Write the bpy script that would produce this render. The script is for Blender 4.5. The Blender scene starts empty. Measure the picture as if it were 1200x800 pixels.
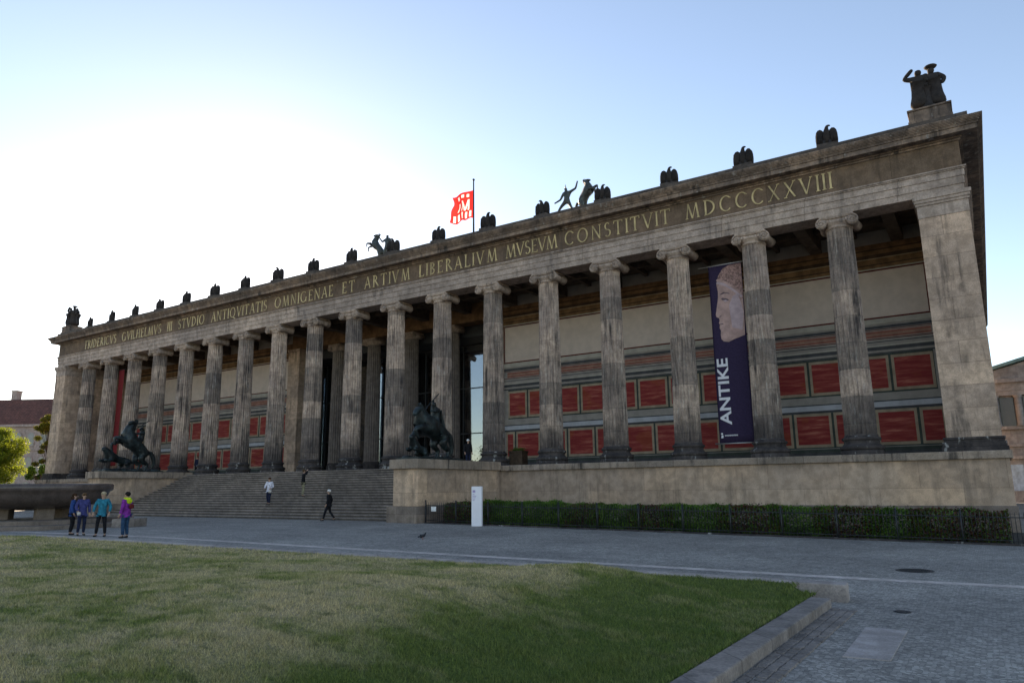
import bpy, math, random
import numpy as np
from mathutils import Vector, Matrix, Euler, noise as mnoise

random.seed(7)
rng = np.random.default_rng(7)
C = bpy.context.scene.collection
R = math.radians
SC = bpy.context.scene

# ------------------------------------------------------------------ mesh helper
class MB:
    def __init__(s):
        s.v = []; s.f = []; s.m = []; s.sm = []
    def add(s, verts, faces, mat=0, smooth=False):
        o = len(s.v)
        s.v.extend([tuple(p) for p in verts])
        for f in faces:
            s.f.append(tuple(i + o for i in f)); s.m.append(mat); s.sm.append(smooth)
    def box(s, x0, x1, y0, y1, z0, z1, mat=0):
        v = [(x0,y0,z0),(x1,y0,z0),(x1,y1,z0),(x0,y1,z0),(x0,y0,z1),(x1,y0,z1),(x1,y1,z1),(x0,y1,z1)]
        s.add(v, [(0,3,2,1),(4,5,6,7),(0,1,5,4),(1,2,6,5),(2,3,7,6),(3,0,4,7)], mat)
    def prism(s, pts, mapf, d0, d1, mat=0):
        """2D outline pts (ccw) pushed between depth d0 and d1; mapf(u, v, d) -> xyz"""
        n = len(pts)
        v = [mapf(u, w, d0) for u, w in pts] + [mapf(u, w, d1) for u, w in pts]
        f = [tuple(range(n)), tuple(range(2*n-1, n-1, -1))]
        f += [(i, n+i, n+(i+1) % n, (i+1) % n) for i in range(n)]
        s.add(v, f, mat)
    def lathe(s, prof, seg=24, c=(0,0,0), mat=0, smooth=True, caps=True):
        v = []; f = []
        for r, z in prof:
            for k in range(seg):
                a = 2*math.pi*k/seg
                v.append((c[0]+r*math.cos(a), c[1]+r*math.sin(a), c[2]+z))
        for i in range(len(prof)-1):
            for k in range(seg):
                f.append((i*seg+k, i*seg+(k+1) % seg, (i+1)*seg+(k+1) % seg, (i+1)*seg+k))
        s.add(v, f, mat, smooth)
        if caps:
            n = len(prof)-1
            s.add([v[k] for k in range(seg)], [tuple(range(seg-1, -1, -1))], mat)
            s.add([v[n*seg+k] for k in range(seg)], [tuple(range(seg))], mat)
    def tube(s, path, rad, seg=8, mat=0, smooth=True):
        path = [Vector(p) for p in path]
        if not hasattr(rad, '__len__'): rad = [rad]*len(path)
        v = []; f = []
        for i, p in enumerate(path):
            t = (path[min(i+1, len(path)-1)] - path[max(i-1, 0)]).normalized()
            a = t.cross(Vector((0,0,1)))
            if a.length < 1e-3: a = t.cross(Vector((1,0,0)))
            a.normalize(); b = a.cross(t)
            for k in range(seg):
                w = 2*math.pi*k/seg
                v.append(p + rad[i]*(math.cos(w)*a + math.sin(w)*b))
        for i in range(len(path)-1):
            for k in range(seg):
                f.append((i*seg+k, i*seg+(k+1) % seg, (i+1)*seg+(k+1) % seg, (i+1)*seg+k))
        n = len(path)-1
        f.append(tuple(range(seg-1, -1, -1))); f.append(tuple(n*seg+k for k in range(seg)))
        s.add(v, f, mat, smooth)
    def ball(s, c, r, mat=0, seg=12, rings=8, squash=(1,1,1), rot=None):
        v = []; f = []
        for i in range(rings+1):
            th = math.pi*i/rings
            for k in range(seg):
                a = 2*math.pi*k/seg
                p = Vector((math.sin(th)*math.cos(a)*squash[0], math.sin(th)*math.sin(a)*squash[1], math.cos(th)*squash[2]))*r
                if rot: p = rot @ p
                v.append(p+Vector(c))
        for i in range(rings):
            for k in range(seg):
                f.append((i*seg+k, (i+1)*seg+k, (i+1)*seg+(k+1) % seg, i*seg+(k+1) % seg))
        s.add(v, f, mat, True)
    def mesh(s, name, mats):
        me = bpy.data.meshes.new(name)
        me.from_pydata(s.v, [], s.f)
        for m in (mats if isinstance(mats, (list, tuple)) else [mats]): me.materials.append(m)
        me.polygons.foreach_set('material_index', s.m)
        me.polygons.foreach_set('use_smooth', s.sm)
        me.update()
        return me
    def build(s, name, mats, parent=None, loc=(0,0,0), bevel=0):
        o = bpy.data.objects.new(name, s.mesh(name, mats)); C.objects.link(o)
        o.location = loc
        if parent: o.parent = parent
        if bevel:
            b = o.modifiers.new('bevel', 'BEVEL'); b.width = bevel; b.segments = 2; b.limit_method = 'ANGLE'
        return o

def tag(o, label=None, cat=None, group=None, kind=None):
    if label: o['label'] = label
    if cat: o['category'] = cat
    if group: o['group'] = group
    if kind: o['kind'] = kind
    return o
def empty(name, loc=(0,0,0), rz=0):
    o = bpy.data.objects.new(name, None); C.objects.link(o)
    o.location = loc; o.rotation_euler = (0,0,rz); o.empty_display_size = .3
    return o
def copy_tree(o, parent=None):
    c = o.copy(); C.objects.link(c)
    if parent: c.parent = parent
    for ch in list(o.children): copy_tree(ch, c)
    return c

# ------------------------------------------------------------------ materials
class NT:
    def __init__(s, name):
        s.mat = bpy.data.materials.new(name); s.mat.use_nodes = True
        s.t = s.mat.node_tree; s.t.nodes.clear()
        s.out = s.t.nodes.new('ShaderNodeOutputMaterial')
    def n(s, typ, ins=None, **attr):
        nd = s.t.nodes.new('ShaderNode'+typ)
        for k, v in attr.items(): setattr(nd, k, v)
        for k, v in (ins or {}).items():
            if isinstance(v, bpy.types.NodeSocket): s.t.links.new(v, nd.inputs[k])
            else: nd.inputs[k].default_value = v
        return nd
    def math(s, op, a, b=0.0, clamp=False):
        return s.n('Math', {0: a, 1: b}, operation=op, use_clamp=clamp).outputs[0]
    def mix(s, fac, a, b, mode='MIX'):
        a = col(a) if isinstance(a, tuple) else a; b = col(b) if isinstance(b, tuple) else b
        nd = s.n('Mix', {0: fac, 6: a, 7: b}, data_type='RGBA', blend_type=mode)
        return nd.outputs[2]
    def ramp(s, v, lo, hi):
        return s.n('MapRange', {0: v, 1: lo, 2: hi, 3: 0.0, 4: 1.0}, interpolation_type='SMOOTHSTEP').outputs[0]
    def noise(s, vec, scale, detail=4, rough=.55, scl=None):
        if scl: vec = s.n('Mapping', {'Vector': vec, 'Scale': scl}).outputs[0]
        return s.n('TexNoise', {'Vector': vec, 'Scale': scale, 'Detail': detail, 'Roughness': rough}).outputs[0]
    def bsdf(s, colr, rough=.9, bump=None, bstr=.3, bdist=.02, spec=.3, metal=0.0, **kw):
        ins = {'Base Color': col(colr) if isinstance(colr, tuple) else colr, 'Roughness': rough, 'Specular IOR Level': spec, 'Metallic': metal}
        ins.update(kw)
        if bump is not None:
            ins['Normal'] = s.n('Bump', {'Height': bump, 'Strength': bstr, 'Distance': bdist}).outputs[0]
        p = s.n('BsdfPrincipled', ins)
        s.t.links.new(p.outputs[0], s.out.inputs[0])
        return s.mat
def col(c): return tuple(c) + (1.0,) if len(c) == 3 else tuple(c)

def stone(name, ca, cb, dark=(.03,.03,.032), amt=.5, warm=True, joints=None, drum=0, lowdark=0, bump=.25, rough=.92, fine=30, big=.35, topdark=None, perobj=False, pale=0):
    if warm: ca, cb, dark = [(q[0]*1.09, q[1]*.96, q[2]*.91) for q in (ca, cb, dark)]
    t = NT(name)
    tc = t.n('TexCoord'); P = tc.outputs['Object']
    if perobj:
        rnd = t.n('ObjectInfo').outputs['Random']
        off = t.n('CombineXYZ', {0: t.math('MULTIPLY', rnd, 37.0), 1: t.math('MULTIPLY', rnd, 91.0), 2: t.math('MULTIPLY', rnd, 53.0)}).outputs[0]
        P2 = t.n('VectorMath', {0: P, 1: off}, operation='ADD').outputs[0]
    else: P2 = P; rnd = None
    sep = t.n('SeparateXYZ', {0: P}).outputs
    n1 = t.noise(P2, big, 6, .6)
    c = t.mix(t.ramp(n1, .35, .65), ca, cb)
    n4 = t.noise(P2, 2.3, 5, .65)
    c = t.mix(t.ramp(n4, .35, .65), c, t.mix(.6, c, (cb[0]*.55, cb[1]*.53, cb[2]*.5)))
    if joints:
        u = t.math('ADD', sep[0], sep[1])
        bv = t.n('CombineXYZ', {0: u, 1: sep[2], 2: 0.0}).outputs[0]
        br = t.n('TexBrick', {'Vector': bv, 'Color1': (.72,.72,.73,1), 'Color2': (1.18,1.14,1.08,1), 'Mortar': (.45,.42,.4,1), 'Scale': 1.0,
                 'Mortar Size': joints[2] if len(joints) > 2 else .012, 'Mortar Smooth': .3, 'Brick Width': joints[0], 'Row Height': joints[1], 'Bias': 0.0})
        c = t.mix(.75, c, br.outputs[0], 'MULTIPLY')
    if drum:
        dz = t.math('ADD', t.math('DIVIDE', sep[2], drum), t.math('MULTIPLY', rnd, 7.3) if rnd else 0.0)
        fl = t.math('FLOOR', dz)
        wn = t.n('TexWhiteNoise', {'Vector': t.n('CombineXYZ', {0: fl, 1: rnd or 0.0, 2: 3.0}).outputs[0]}, noise_dimensions='3D').outputs[0]
        c = t.mix(t.math('MULTIPLY', t.math('POWER', wn, 1.6), .85), c, t.mix(.72, c, (.06,.06,.064)))
        jt = t.math('LESS_THAN', t.math('FRACT', dz), .018)
        c = t.mix(t.math('MULTIPLY', jt, .5), c, (.04,.04,.04))
    st = t.noise(P2, 1.0, 6, .62, (3.2, 3.2, .32))
    st2 = t.noise(P2, .55, 5, .6)
    s = t.math('MULTIPLY', t.ramp(st, .46, .68), t.ramp(st2, .38, .62))
    c = t.mix(t.math('MULTIPLY', s, amt), c, dark)
    if drum:
        sk = t.noise(P2, 1.0, 5, .7, (9, 9, .5)); sk2 = t.noise(P2, 1.0, 4, .6, (1.3, 1.3, .7))
        c = t.mix(t.math('MULTIPLY', t.math('MULTIPLY', t.ramp(sk, .45, .62), t.ramp(sk2, .35, .6)), .62), c, dark)
        c = t.mix(t.math('MULTIPLY', t.ramp(t.noise(P2, 1.0, 4, .65, (7, 7, .8)), .56, .7), .45), c, (.55,.5,.44))
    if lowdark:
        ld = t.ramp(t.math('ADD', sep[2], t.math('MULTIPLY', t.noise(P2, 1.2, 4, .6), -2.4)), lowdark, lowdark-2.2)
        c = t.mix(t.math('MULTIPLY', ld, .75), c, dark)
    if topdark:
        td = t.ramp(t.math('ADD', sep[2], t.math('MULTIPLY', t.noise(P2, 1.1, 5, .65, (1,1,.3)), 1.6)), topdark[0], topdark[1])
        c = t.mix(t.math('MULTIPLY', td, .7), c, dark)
    nf = t.noise(P2, fine, 4, .7)
    c = t.mix(t.ramp(nf, .25, .75), t.mix(1.0, c, (.72,.72,.72), 'MULTIPLY'), t.mix(1.0, c, (1.16,1.15,1.13), 'MULTIPLY'))
    if pale:
        c = t.mix(t.math('MULTIPLY', t.ramp(t.noise(P2, 3.0, 4, .6, (1,1,.4)), .6, .7), pale), c, (.5,.5,.48))
    return t.bsdf(c, rough, t.math('ADD', nf, t.math('MULTIPLY', n4, 2.0)), bump, .02)

def plain(name, c, rough=.7, var=.25, scale=6, bump=.1, spec=.3, metal=0.0, c2=None):
    t = NT(name); P = t.n('TexCoord').outputs['Object']
    n = t.noise(P, scale, 5, .6)
    k = t.mix(t.ramp(n, .3, .7), tuple(x*(1-var) for x in c), c2 or tuple(min(1, x*(1+var)) for x in c))
    return t.bsdf(k, rough, n, bump, .02, spec, metal)

M = {}
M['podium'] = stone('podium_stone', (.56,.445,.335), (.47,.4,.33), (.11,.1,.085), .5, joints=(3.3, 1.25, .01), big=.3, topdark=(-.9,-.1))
M['cap'] = stone('coping_stone', (.25,.23,.2), (.36,.325,.285), (.03,.03,.032), .95, joints=(2.2, 8.0, .02), big=.5, fine=20)
M['plinth'] = stone('plinth_granite', (.2,.18,.165), (.26,.235,.21), (.05,.05,.05), .5, joints=(2.4, .9, .012))
M['anta'] = stone('anta_sandstone', (.64,.53,.43), (.47,.4,.34), (.07,.065,.06), .8, joints=(2.4, 1.02, .014), big=.5)
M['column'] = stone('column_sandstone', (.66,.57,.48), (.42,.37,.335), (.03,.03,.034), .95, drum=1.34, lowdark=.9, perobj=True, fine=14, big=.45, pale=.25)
M['base'] = stone('column_base_stone', (.09,.085,.085), (.04,.04,.044), (.018,.018,.022), .9, perobj=True, fine=9, pale=.5)
M['capital'] = stone('capital_stone', (.5,.44,.38), (.35,.31,.28), (.05,.048,.048), .75, perobj=True, fine=9)
M['archi'] = stone('architrave_stone', (.5,.455,.415), (.38,.35,.325), (.07,.068,.068), .6, joints=(4.35, 9.0, .02), big=.5, fine=12)
M['frieze'] = stone('frieze_stone', (.2,.155,.115), (.15,.122,.095), (.04,.036,.032), .5, joints=(3.0, 9.0, .012), big=.4)
M['cornice'] = stone('cornice_stone', (.33,.275,.225), (.17,.15,.135), (.035,.034,.034), .95, joints=(2.6, 9.0, .02), big=.8, fine=9, pale=.35)
M['roofstone'] = stone('attic_stone', (.13,.12,.11), (.09,.088,.088), (.03,.03,.03), .7, joints=(2.2, 9, .02))
M['step'] = stone('step_granite', (.36,.345,.33), (.27,.262,.255), (.07,.07,.07), .6, joints=(2.6, 9.0, .015), big=.6, fine=18)
M['riser'] = stone('shaded_worn_riser', (.15,.145,.14), (.11,.108,.105), (.04,.04,.04), .5, big=.6)  # dirtier riser stone, with shade under the nosings painted into its colour
M['eagle'] = stone('eagle_dark_stone', (.045,.042,.042), (.03,.03,.032), (.012,.012,.014), .6, fine=8, perobj=True)
M['gold'] = plain('gilt_letter', (.47,.35,.17), .42, .3, 2, .1, .5, .35)
M['ceiling'] = plain('dark_coffer_paint', (.12,.09,.068), .9, .3, 2)
M['iron'] = plain('dark_iron', (.018,.02,.024), .5, .3, 8, .1, .4)
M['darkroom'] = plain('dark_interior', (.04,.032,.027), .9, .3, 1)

def mat_paint(name, c, amt=.2): return plain(name, c, .85, amt, 1.7, .05, .2)
M['cream'] = mat_paint('cream_wall', (.62,.51,.44), .07)
M['w_grey'] = mat_paint('grey_wall_band', (.32,.29,.26), .12)
M['w_dgrey'] = mat_paint('dark_grey_line', (.075,.075,.08), .2)
M['w_blue'] = mat_paint('pale_blue_band', (.45,.46,.49), .12)
M['w_light'] = mat_paint('pale_moulding', (.42,.385,.33), .12)
M['w_tan'] = mat_paint('tan_frame', (.36,.28,.2), .2)
M['w_redline'] = mat_paint('dark_red_line', (.12,.025,.02), .2)
M['w_redband'] = mat_paint('muted_red_band', (.31,.13,.1), .2)
M['w_brown'] = mat_paint('brown_painted_frieze', (.2,.115,.06), .35)
M['w_brown2'] = mat_paint('dark_brown_stripe', (.075,.045,.03), .3)
M['w_dkgreen'] = mat_paint('dark_green_gap', (.06,.072,.062), .2)
def red_marble():
    t = NT('red_marbled_panel'); P = t.n('TexCoord').outputs['Object']
    P2 = t.n('Mapping', {'Vector': P, 'Rotation': (0, R(38), 0), 'Scale': (.35, 1, 2.8)}).outputs[0]
    n = t.noise(P2, 1.5, 6, .65); n2 = t.noise(P, .9, 3, .5)
    c = t.mix(t.ramp(n, .42, .62), (.25,.025,.024), (.37,.07,.055))
    c = t.mix(t.math('MULTIPLY', t.ramp(n, .56, .68), .7), c, (.55,.2,.13))
    c = t.mix(t.math('MULTIPLY', t.ramp(n2, .55, .65), .35), c, (.3,.07,.012))
    return t.bsdf(c, .7, n, .05)
M['w_red'] = red_marble()

def bronze_mat(name, base, patina, amt):
    t = NT(name); P = t.n('TexCoord').outputs['Object']
    n = t.noise(P, 2.4, 6, .65); n2 = t.noise(P, 9, 4, .6)
    geo = t.n('NewGeometry'); up = t.n('SeparateXYZ', {0: geo.outputs['Normal']}).outputs[2]
    k = t.math('MULTIPLY', t.math('ADD', t.ramp(n, .4, .65), t.math('MULTIPLY', t.ramp(n2, .5, .7), .4)), amt)
    c = t.mix(k, base, patina)
    return t.bsdf(c, .5, n2, .35, .03, .45, .35)
M['bronze'] = bronze_mat('dark_green_bronze', (.009,.011,.012), (.045,.075,.08), .55)
M['bronze_grey'] = bronze_mat('grey_patina_bronze', (.035,.04,.04), (.1,.125,.12), .5)

def glass_mat():
    t = NT('sky_reflecting_glass')
    g = t.n('BsdfGlossy', {'Color': (.82,.88,.95,1), 'Roughness': .03})
    tr = t.n('BsdfTransparent', {'Color': (.45,.48,.5,1)})
    lw = t.n('LayerWeight', {'Blend': .35})
    f = t.math('ADD', t.math('MULTIPLY', lw.outputs[0], .6), .28, True)
    mx = t.n('MixShader', {0: f, 1: tr.outputs[0], 2: g.outputs[0]})
    t.t.links.new(mx.outputs[0], t.out.inputs[0]); return t.mat
M['glass'] = glass_mat()

def cobble_mat():
    t = NT('small_granite_setts'); P = t.n('TexCoord').outputs['Object']
    w = t.n('TexNoise', {'Vector': P, 'Scale': 3.0, 'Detail': 2.0})
    Pw = t.n('VectorMath', {0: P, 1: t.n('VectorMath', {0: w.outputs[1], 'Scale': .03}, operation='SCALE').outputs[0]}, operation='ADD').outputs[0]
    vo = t.n('TexVoronoi', {'Vector': Pw, 'Scale': 17.0, 'Randomness': .8}, feature='F1', voronoi_dimensions='2D')
    ve = t.n('TexVoronoi', {'Vector': Pw, 'Scale': 17.0, 'Randomness': .8}, feature='DISTANCE_TO_EDGE', voronoi_dimensions='2D')
    r = t.n('SeparateColor', {0: vo.outputs['Color']}).outputs[0]
    c = t.mix(r, (.25,.228,.2), (.52,.475,.42))
    big = t.noise(P, .25, 5, .6); mid = t.noise(P, 1.6, 5, .7)
    c = t.mix(t.ramp(mid, .3, .7), t.mix(1.0, c, (.72,.72,.73), 'MULTIPLY'), c)
    c = t.mix(t.ramp(big, .35, .65), c, t.mix(1.0, c, (.74,.74,.75), 'MULTIPLY'))
    spot = t.ramp(t.noise(P, .7, 6, .75), .6, .75)
    c = t.mix(t.math('MULTIPLY', spot, .45), c, t.mix(1.0, c, (.5,.48,.46), 'MULTIPLY'))
    j = t.ramp(ve.outputs['Distance'], .0, .1)
    c = t.mix(t.math('ADD', t.math('MULTIPLY', j, .75), .25), (.07,.07,.07), c)
    h = t.math('ADD', t.math('MULTIPLY', j, 1.0), t.math('MULTIPLY', mid, .6))
    return t.bsdf(c, .75, h, .4, .02, .25)
M['cobble'] = cobble_mat()
M['kerb'] = stone('kerb_granite', (.47,.46,.45), (.36,.355,.35), (.12,.12,.12), .4, joints=(1.3, 9, .014), big=1.0, fine=22)
M['kerb_dark'] = stone('worn_kerb_granite', (.27,.265,.26), (.2,.198,.195), (.07,.07,.07), .6, joints=(1.3, 9, .014), big=1.0, fine=22)
M['strip'] = stone('paving_strip_granite', (.62,.6,.58), (.52,.51,.49), (.3,.3,.3), .3, big=.8, fine=14)
M['slab'] = stone('slab_granite', (.42,.42,.42), (.36,.36,.36), (.2,.2,.2), .3, big=1.2, fine=40)

def lawn_mat(name, blades):
    t = NT(name)
    P = t.n('NewGeometry').outputs['Position'] if blades else t.n('TexCoord').outputs['Object']
    a = t.noise(P, .42, 9, .68, (.85, 1.15, 0)); b = t.noise(P, 1.9, 7, .68, (1, 1, 0)); d = t.noise(P, 26, 3, .6)
    sx = t.n('SeparateXYZ', {0: P}).outputs[0]
    edge = t.ramp(t.math('ADD', sx, t.math('MULTIPLY', b, 2.2)), 36.4, 38.6)
    strawf = t.math('SUBTRACT', t.ramp(t.math('ADD', t.math('MULTIPLY', a, .62), t.math('MULTIPLY', b, .38)), .4, .57), t.math('MULTIPLY', edge, .8), True)
    g = t.mix(t.ramp(b, .35, .65), (.155,.19,.05), (.25,.255,.09))
    g = t.mix(t.math('MULTIPLY', edge, .6), g, (.06,.11,.028))
    c = t.mix(t.math('MULTIPLY', strawf, .85), g, (.5,.4,.25))
    tuft = t.ramp(t.noise(P, 2.6, 4, .62, (1, 1.6, 0)), .57, .68)
    c = t.mix(t.math('MULTIPLY', tuft, .6), c, (.06,.085,.025))
    dry = t.ramp(t.noise(P, .9, 6, .7, (.5, 1.8, 0)), .56, .7)
    c = t.mix(t.math('MULTIPLY', t.math('MULTIPLY', dry, .5), t.math('SUBTRACT', 1.0, edge)), c, (.52,.42,.27))
    if blades:
        rn = t.n('Attribute', attribute_name='rnd').outputs['Fac']
        c = t.mix(rn, t.mix(1.0, c, (.5,.55,.5), 'MULTIPLY'), t.mix(1.0, c, (1.5,1.42,1.3), 'MULTIPLY'))
        c = t.mix(t.math('MULTIPLY', t.ramp(d, .3, .7), .4), c, t.mix(1.0, c, (1.4,1.35,1.25), 'MULTIPLY'))
        return t.bsdf(c, .75, spec=.15)
    c = t.mix(t.ramp(d, .3, .75), t.mix(1.0, c, (.5,.5,.5), 'MULTIPLY'), t.mix(1.0, c, (1.05,1.0,.95), 'MULTIPLY'))
    return t.bsdf(c, .95, d, .5, .03, .1)
M['lawn'] = lawn_mat('lawn_ground', False); M['blade'] = lawn_mat('grass_blade', True)

def leaf_mat(name, c1, c2, trans=.25):
    t = NT(name); P = t.n('NewGeometry').outputs['Position']
    n = t.noise(P, 1.6, 4, .6); n2 = t.noise(P, 21, 2, .5)
    c = t.mix(t.ramp(n, .35, .65), c1, c2)
    c = t.mix(t.ramp(n2, .3, .7), t.mix(1.0, c, (.6,.6,.6), 'MULTIPLY'), t.mix(1.0, c, (1.35,1.3,1.2), 'MULTIPLY'))
    d = t.n('BsdfPrincipled', {'Base Color': c, 'Roughness': .55, 'Specular IOR Level': .3})
    tr = t.n('BsdfTranslucent', {'Color': c})
    mx = t.n('MixShader', {0: trans, 1: d.outputs[0], 2: tr.outputs[0]})
    t.t.links.new(mx.outputs[0], t.out.inputs[0]); return t.mat
M['leaf_green'] = leaf_mat('hedge_green_leaf', (.04,.1,.012), (.09,.185,.022))
M['leaf_bronze'] = leaf_mat('hedge_bronze_leaf', (.06,.022,.016), (.1,.04,.022))
M['leaf_sun'] = leaf_mat('fresh_tree_leaf', (.15,.21,.02), (.22,.26,.03), .65)
M['leaf_yellow'] = leaf_mat('yellow_tree_leaf', (.12,.13,.015), (.16,.15,.02), .5)
M['bark'] = plain('bark', (.06,.045,.035), .95, .35, 9, .6)

# ------------------------------------------------------------------ camera
PRM = (8.440751e+02, -5.771000e-01, 2.001000e-01, -1.090000e-02, 4.204990e+01, -3.889760e+01, -2.284800e+00)
def make_camera():
    f, yaw, pit, rol, cx, cy, cz = PRM
    cyw, syw, cp, sp = math.cos(yaw), math.sin(yaw), math.cos(pit), math.sin(pit)
    fwd = Vector((syw*cp, cyw*cp, sp)); right = Vector((cyw, -syw, 0)); up = right.cross(fwd)
    r2 = math.cos(rol)*right + math.sin(rol)*up; u2 = -math.sin(rol)*right + math.cos(rol)*up
    cd = bpy.data.cameras.new('camera'); co = bpy.data.objects.new('camera', cd); C.objects.link(co)
    m = Matrix((r2, u2, -fwd)).transposed().to_4x4(); m.translation = (cx, cy, cz)
    co.matrix_world = m
    cd.sensor_width = 36; cd.sensor_fit = 'HORIZONTAL'; cd.lens = f/1200*36; cd.clip_end = 4000; cd.clip_start = .1
    SC.camera = co
make_camera()

# ------------------------------------------------------------------ light
SUN = Vector((-.77582, .57541, .25887))
w = bpy.data.worlds.new('World'); SC.world = w; w.use_nodes = True
nt = w.node_tree; bg = nt.nodes['Background']
sky = nt.nodes.new('ShaderNodeTexSky'); sky.sky_type = 'NISHITA'; sky.sun_disc = False
sky.sun_elevation = R(15.0); sky.sun_rotation = R(-53.44)
sky.air_density = .8; sky.dust_density = .12; sky.ozone_density = 1.4; sky.altitude = 50
nt.links.new(sky.outputs[0], bg.inputs[0]); bg.inputs[1].default_value = .1
sl = bpy.data.lights.new('sun', 'SUN'); sl.energy = 4.5; sl.angle = R(.53); sl.color = (1, .87, .7)
so = bpy.data.objects.new('sun', sl); C.objects.link(so)
so.rotation_euler = (-SUN).to_track_quat('-Z', 'Y').to_euler()
so.location = SUN*300
SC.view_settings.view_transform = 'Standard'; SC.view_settings.look = 'None'
SC.view_settings.exposure = 1.75; SC.view_settings.gamma = 1.0
SC.view_settings.use_white_balance = True; SC.view_settings.white_balance_temperature = 7900; SC.view_settings.white_balance_tint = 14
SC.cycles.use_denoising = True
SC.cycles.max_bounces = 8; SC.cycles.transparent_max_bounces = 12

# ------------------------------------------------------------------ ground
def gz(x): return -4.02 - .35*min(1, max(0, (x-14)/29))
g = MB()
xs = [-1500, -60, 14, 28.5, 43, 100, 1500]; ys = [-1200, -60, 60, 1500]
v = [(x, y, gz(x)) for y in ys for x in xs]; nx = len(xs)
g.add(v, [(j*nx+i, j*nx+i+1, (j+1)*nx+i+1, (j+1)*nx+i) for j in range(len(ys)-1) for i in range(nx-1)])
tag(g.build('plaza_ground', M['cobble']), 'grey plaza of small granite setts', 'ground', kind='structure')

def ribbon(name, pts, width, dz, mat, label):
    b = MB(); P = [Vector(p) for p in pts]; v = []
    for i, p in enumerate(P):
        t = (P[min(i+1, len(P)-1)]-P[max(i-1, 0)]).normalized(); n = Vector((-t.y, t.x))
        for s in (-.5, .5):
            q = p + n*width*s; v.append((q.x, q.y, gz(q.x)+dz))
    b.add(v, [(2*i, 2*i+2, 2*i+3, 2*i+1) for i in range(len(P)-1)])
    return tag(b.build(name, mat), label, 'paving', kind='structure')
ribbon('paving_strip', [(-60,-26.4), (14,-22.25), (28.5,-21.44), (39.3,-20.85), (43,-20.4), (75,-18.6)], .42, .004, M['strip'], 'light granite strip crossing the setts')

# kerbs: raised far kerb block and lower right kerb
def kerb_far():
    b = MB()
    A = Vector((13.0,-25.85)); B = Vector((39.66,-24.1)); t = (B-A).normalized(); n = Vector((-t.y, t.x))
    N = 20
    for i in range(N):
        p = A + (B-A)*(i/N) ; q = A + (B-A)*((i+1)/N) - t*.008
        zt0 = -3.74 - .0108*(p.x-13); zt1 = -3.74 - .0108*(q.x-13)
        c = [p - n*.42, q - n*.42, q, p]
        zs = [zt0, zt1, zt1, zt0]
        v = [(c[k].x, c[k].y, gz(c[k].x)-.1) for k in range(4)] + [(c[k].x, c[k].y, zs[k]) for k in range(4)]
        b.add(v, [(0,3,2,1),(4,5,6,7),(0,1,5,4),(1,2,6,5),(2,3,7,6),(3,0,4,7)])
    for i in range(24):
        y1 = -25.2-.02 - i*1.5; y0 = y1 - 1.492
        o1 = (y1+25.2)*.012; o0 = (y0+25.2)*.012
        v = [(39.2+o0*.6,y0,-4.5),(39.54+o0*.6,y0,-4.5),(39.54+o1*.6,y1,-4.5),(39.2+o1*.6,y1,-4.5)]
        v += [(x,y,-4.175) for x,y,_ in v]
        b.add(v, [(0,3,2,1),(4,5,6,7),(0,1,5,4),(1,2,6,5),(2,3,7,6),(3,0,4,7)], 1)
    # low kerb left of the raised one
    b.box(-40, 12.98, -26.45, -26.1, -4.1, -3.86)
    return tag(b.build('lawn_kerb', [M['kerb'], M['kerb_dark']], bevel=.02), 'granite kerb blocks round the lawn', 'kerb', kind='structure')
kerb_far()
gb = MB()
for k in range(3):
    for i in range(110):
        y = -25.3 - i*.118 + random.uniform(-.012,.012); xo = (y+25.2)*.0072
        x0 = 39.57 + xo + k*.13 + random.uniform(-.006,.006)
        gb.box(x0, x0+.115, y-.105, y, gz(x0)-.02, gz(x0)+.012+random.uniform(0,.008))
tag(gb.build('gutter_setts', M['kerb_dark'], bevel=.01), 'rows of setts along the lawn kerb', 'paving', kind='structure')

# lawn
def far_edge(x): return -26.27 + (x-13)*(1.75/26.66) if x > 13 else -26.45
def sstep(t): t = min(1, max(0, t)); return t*t*(3-2*t)
def lawn_z(x, y):
    xr = 39.16 + (y+25.2)*.0072
    zf = -3.77 - .0108*(x-13) if x > 13 else -3.77 - .1*sstep((13-x)/1.2)
    d = max(0, xr - x)
    t = sstep(d/5.5); t = .35*min(1, d/1.2)*1.0 + .65*t if d > 0 else 0
    fy = max(0, far_edge(x)-y)
    t = max(t, 1-sstep(fy/1.2)) if d > .25 else t
    z = -4.2 + (zf + 4.2)*t
    w_ = min(1, fy/2)*min(1, d/2)
    z += .36*sstep(d/4.0)*sstep(fy/(1.8 + 7*min(1, max(0, (35.5-x)/4))))*sstep((x-22)/10)
    z += w_*(.13*mnoise.noise((x*.16, y*.22, 0)) + .05*mnoise.noise((x*.6, y*.6, 3)))
    z += .02*mnoise.noise((x*1.7, y*1.7, 9))*min(1, d*2)
    return z
lb = MB(); LX = np.concatenate([np.linspace(-40, 8, 40), np.linspace(8.4, 39.15, 150)]); LYn = 110
v = []
for j in range(LYn):
    tt = (j/(LYn-1))**1.5
    for x in LX:
        ye = far_edge(x) ; y = ye - tt*34
        xx = min(x, 39.16 + (y+25.2)*.0072)
        v.append((xx, y, lawn_z(xx, y)))
n = len(LX)
lb.add(v, [(j*n+i, (j+1)*n+i, (j+1)*n+i+1, j*n+i+1) for j in range(LYn-1) for i in range(n-1)], smooth=True)
tag(lb.build('lawn', M['lawn']), 'worn green lawn with straw patches', 'lawn', kind='structure')

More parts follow.
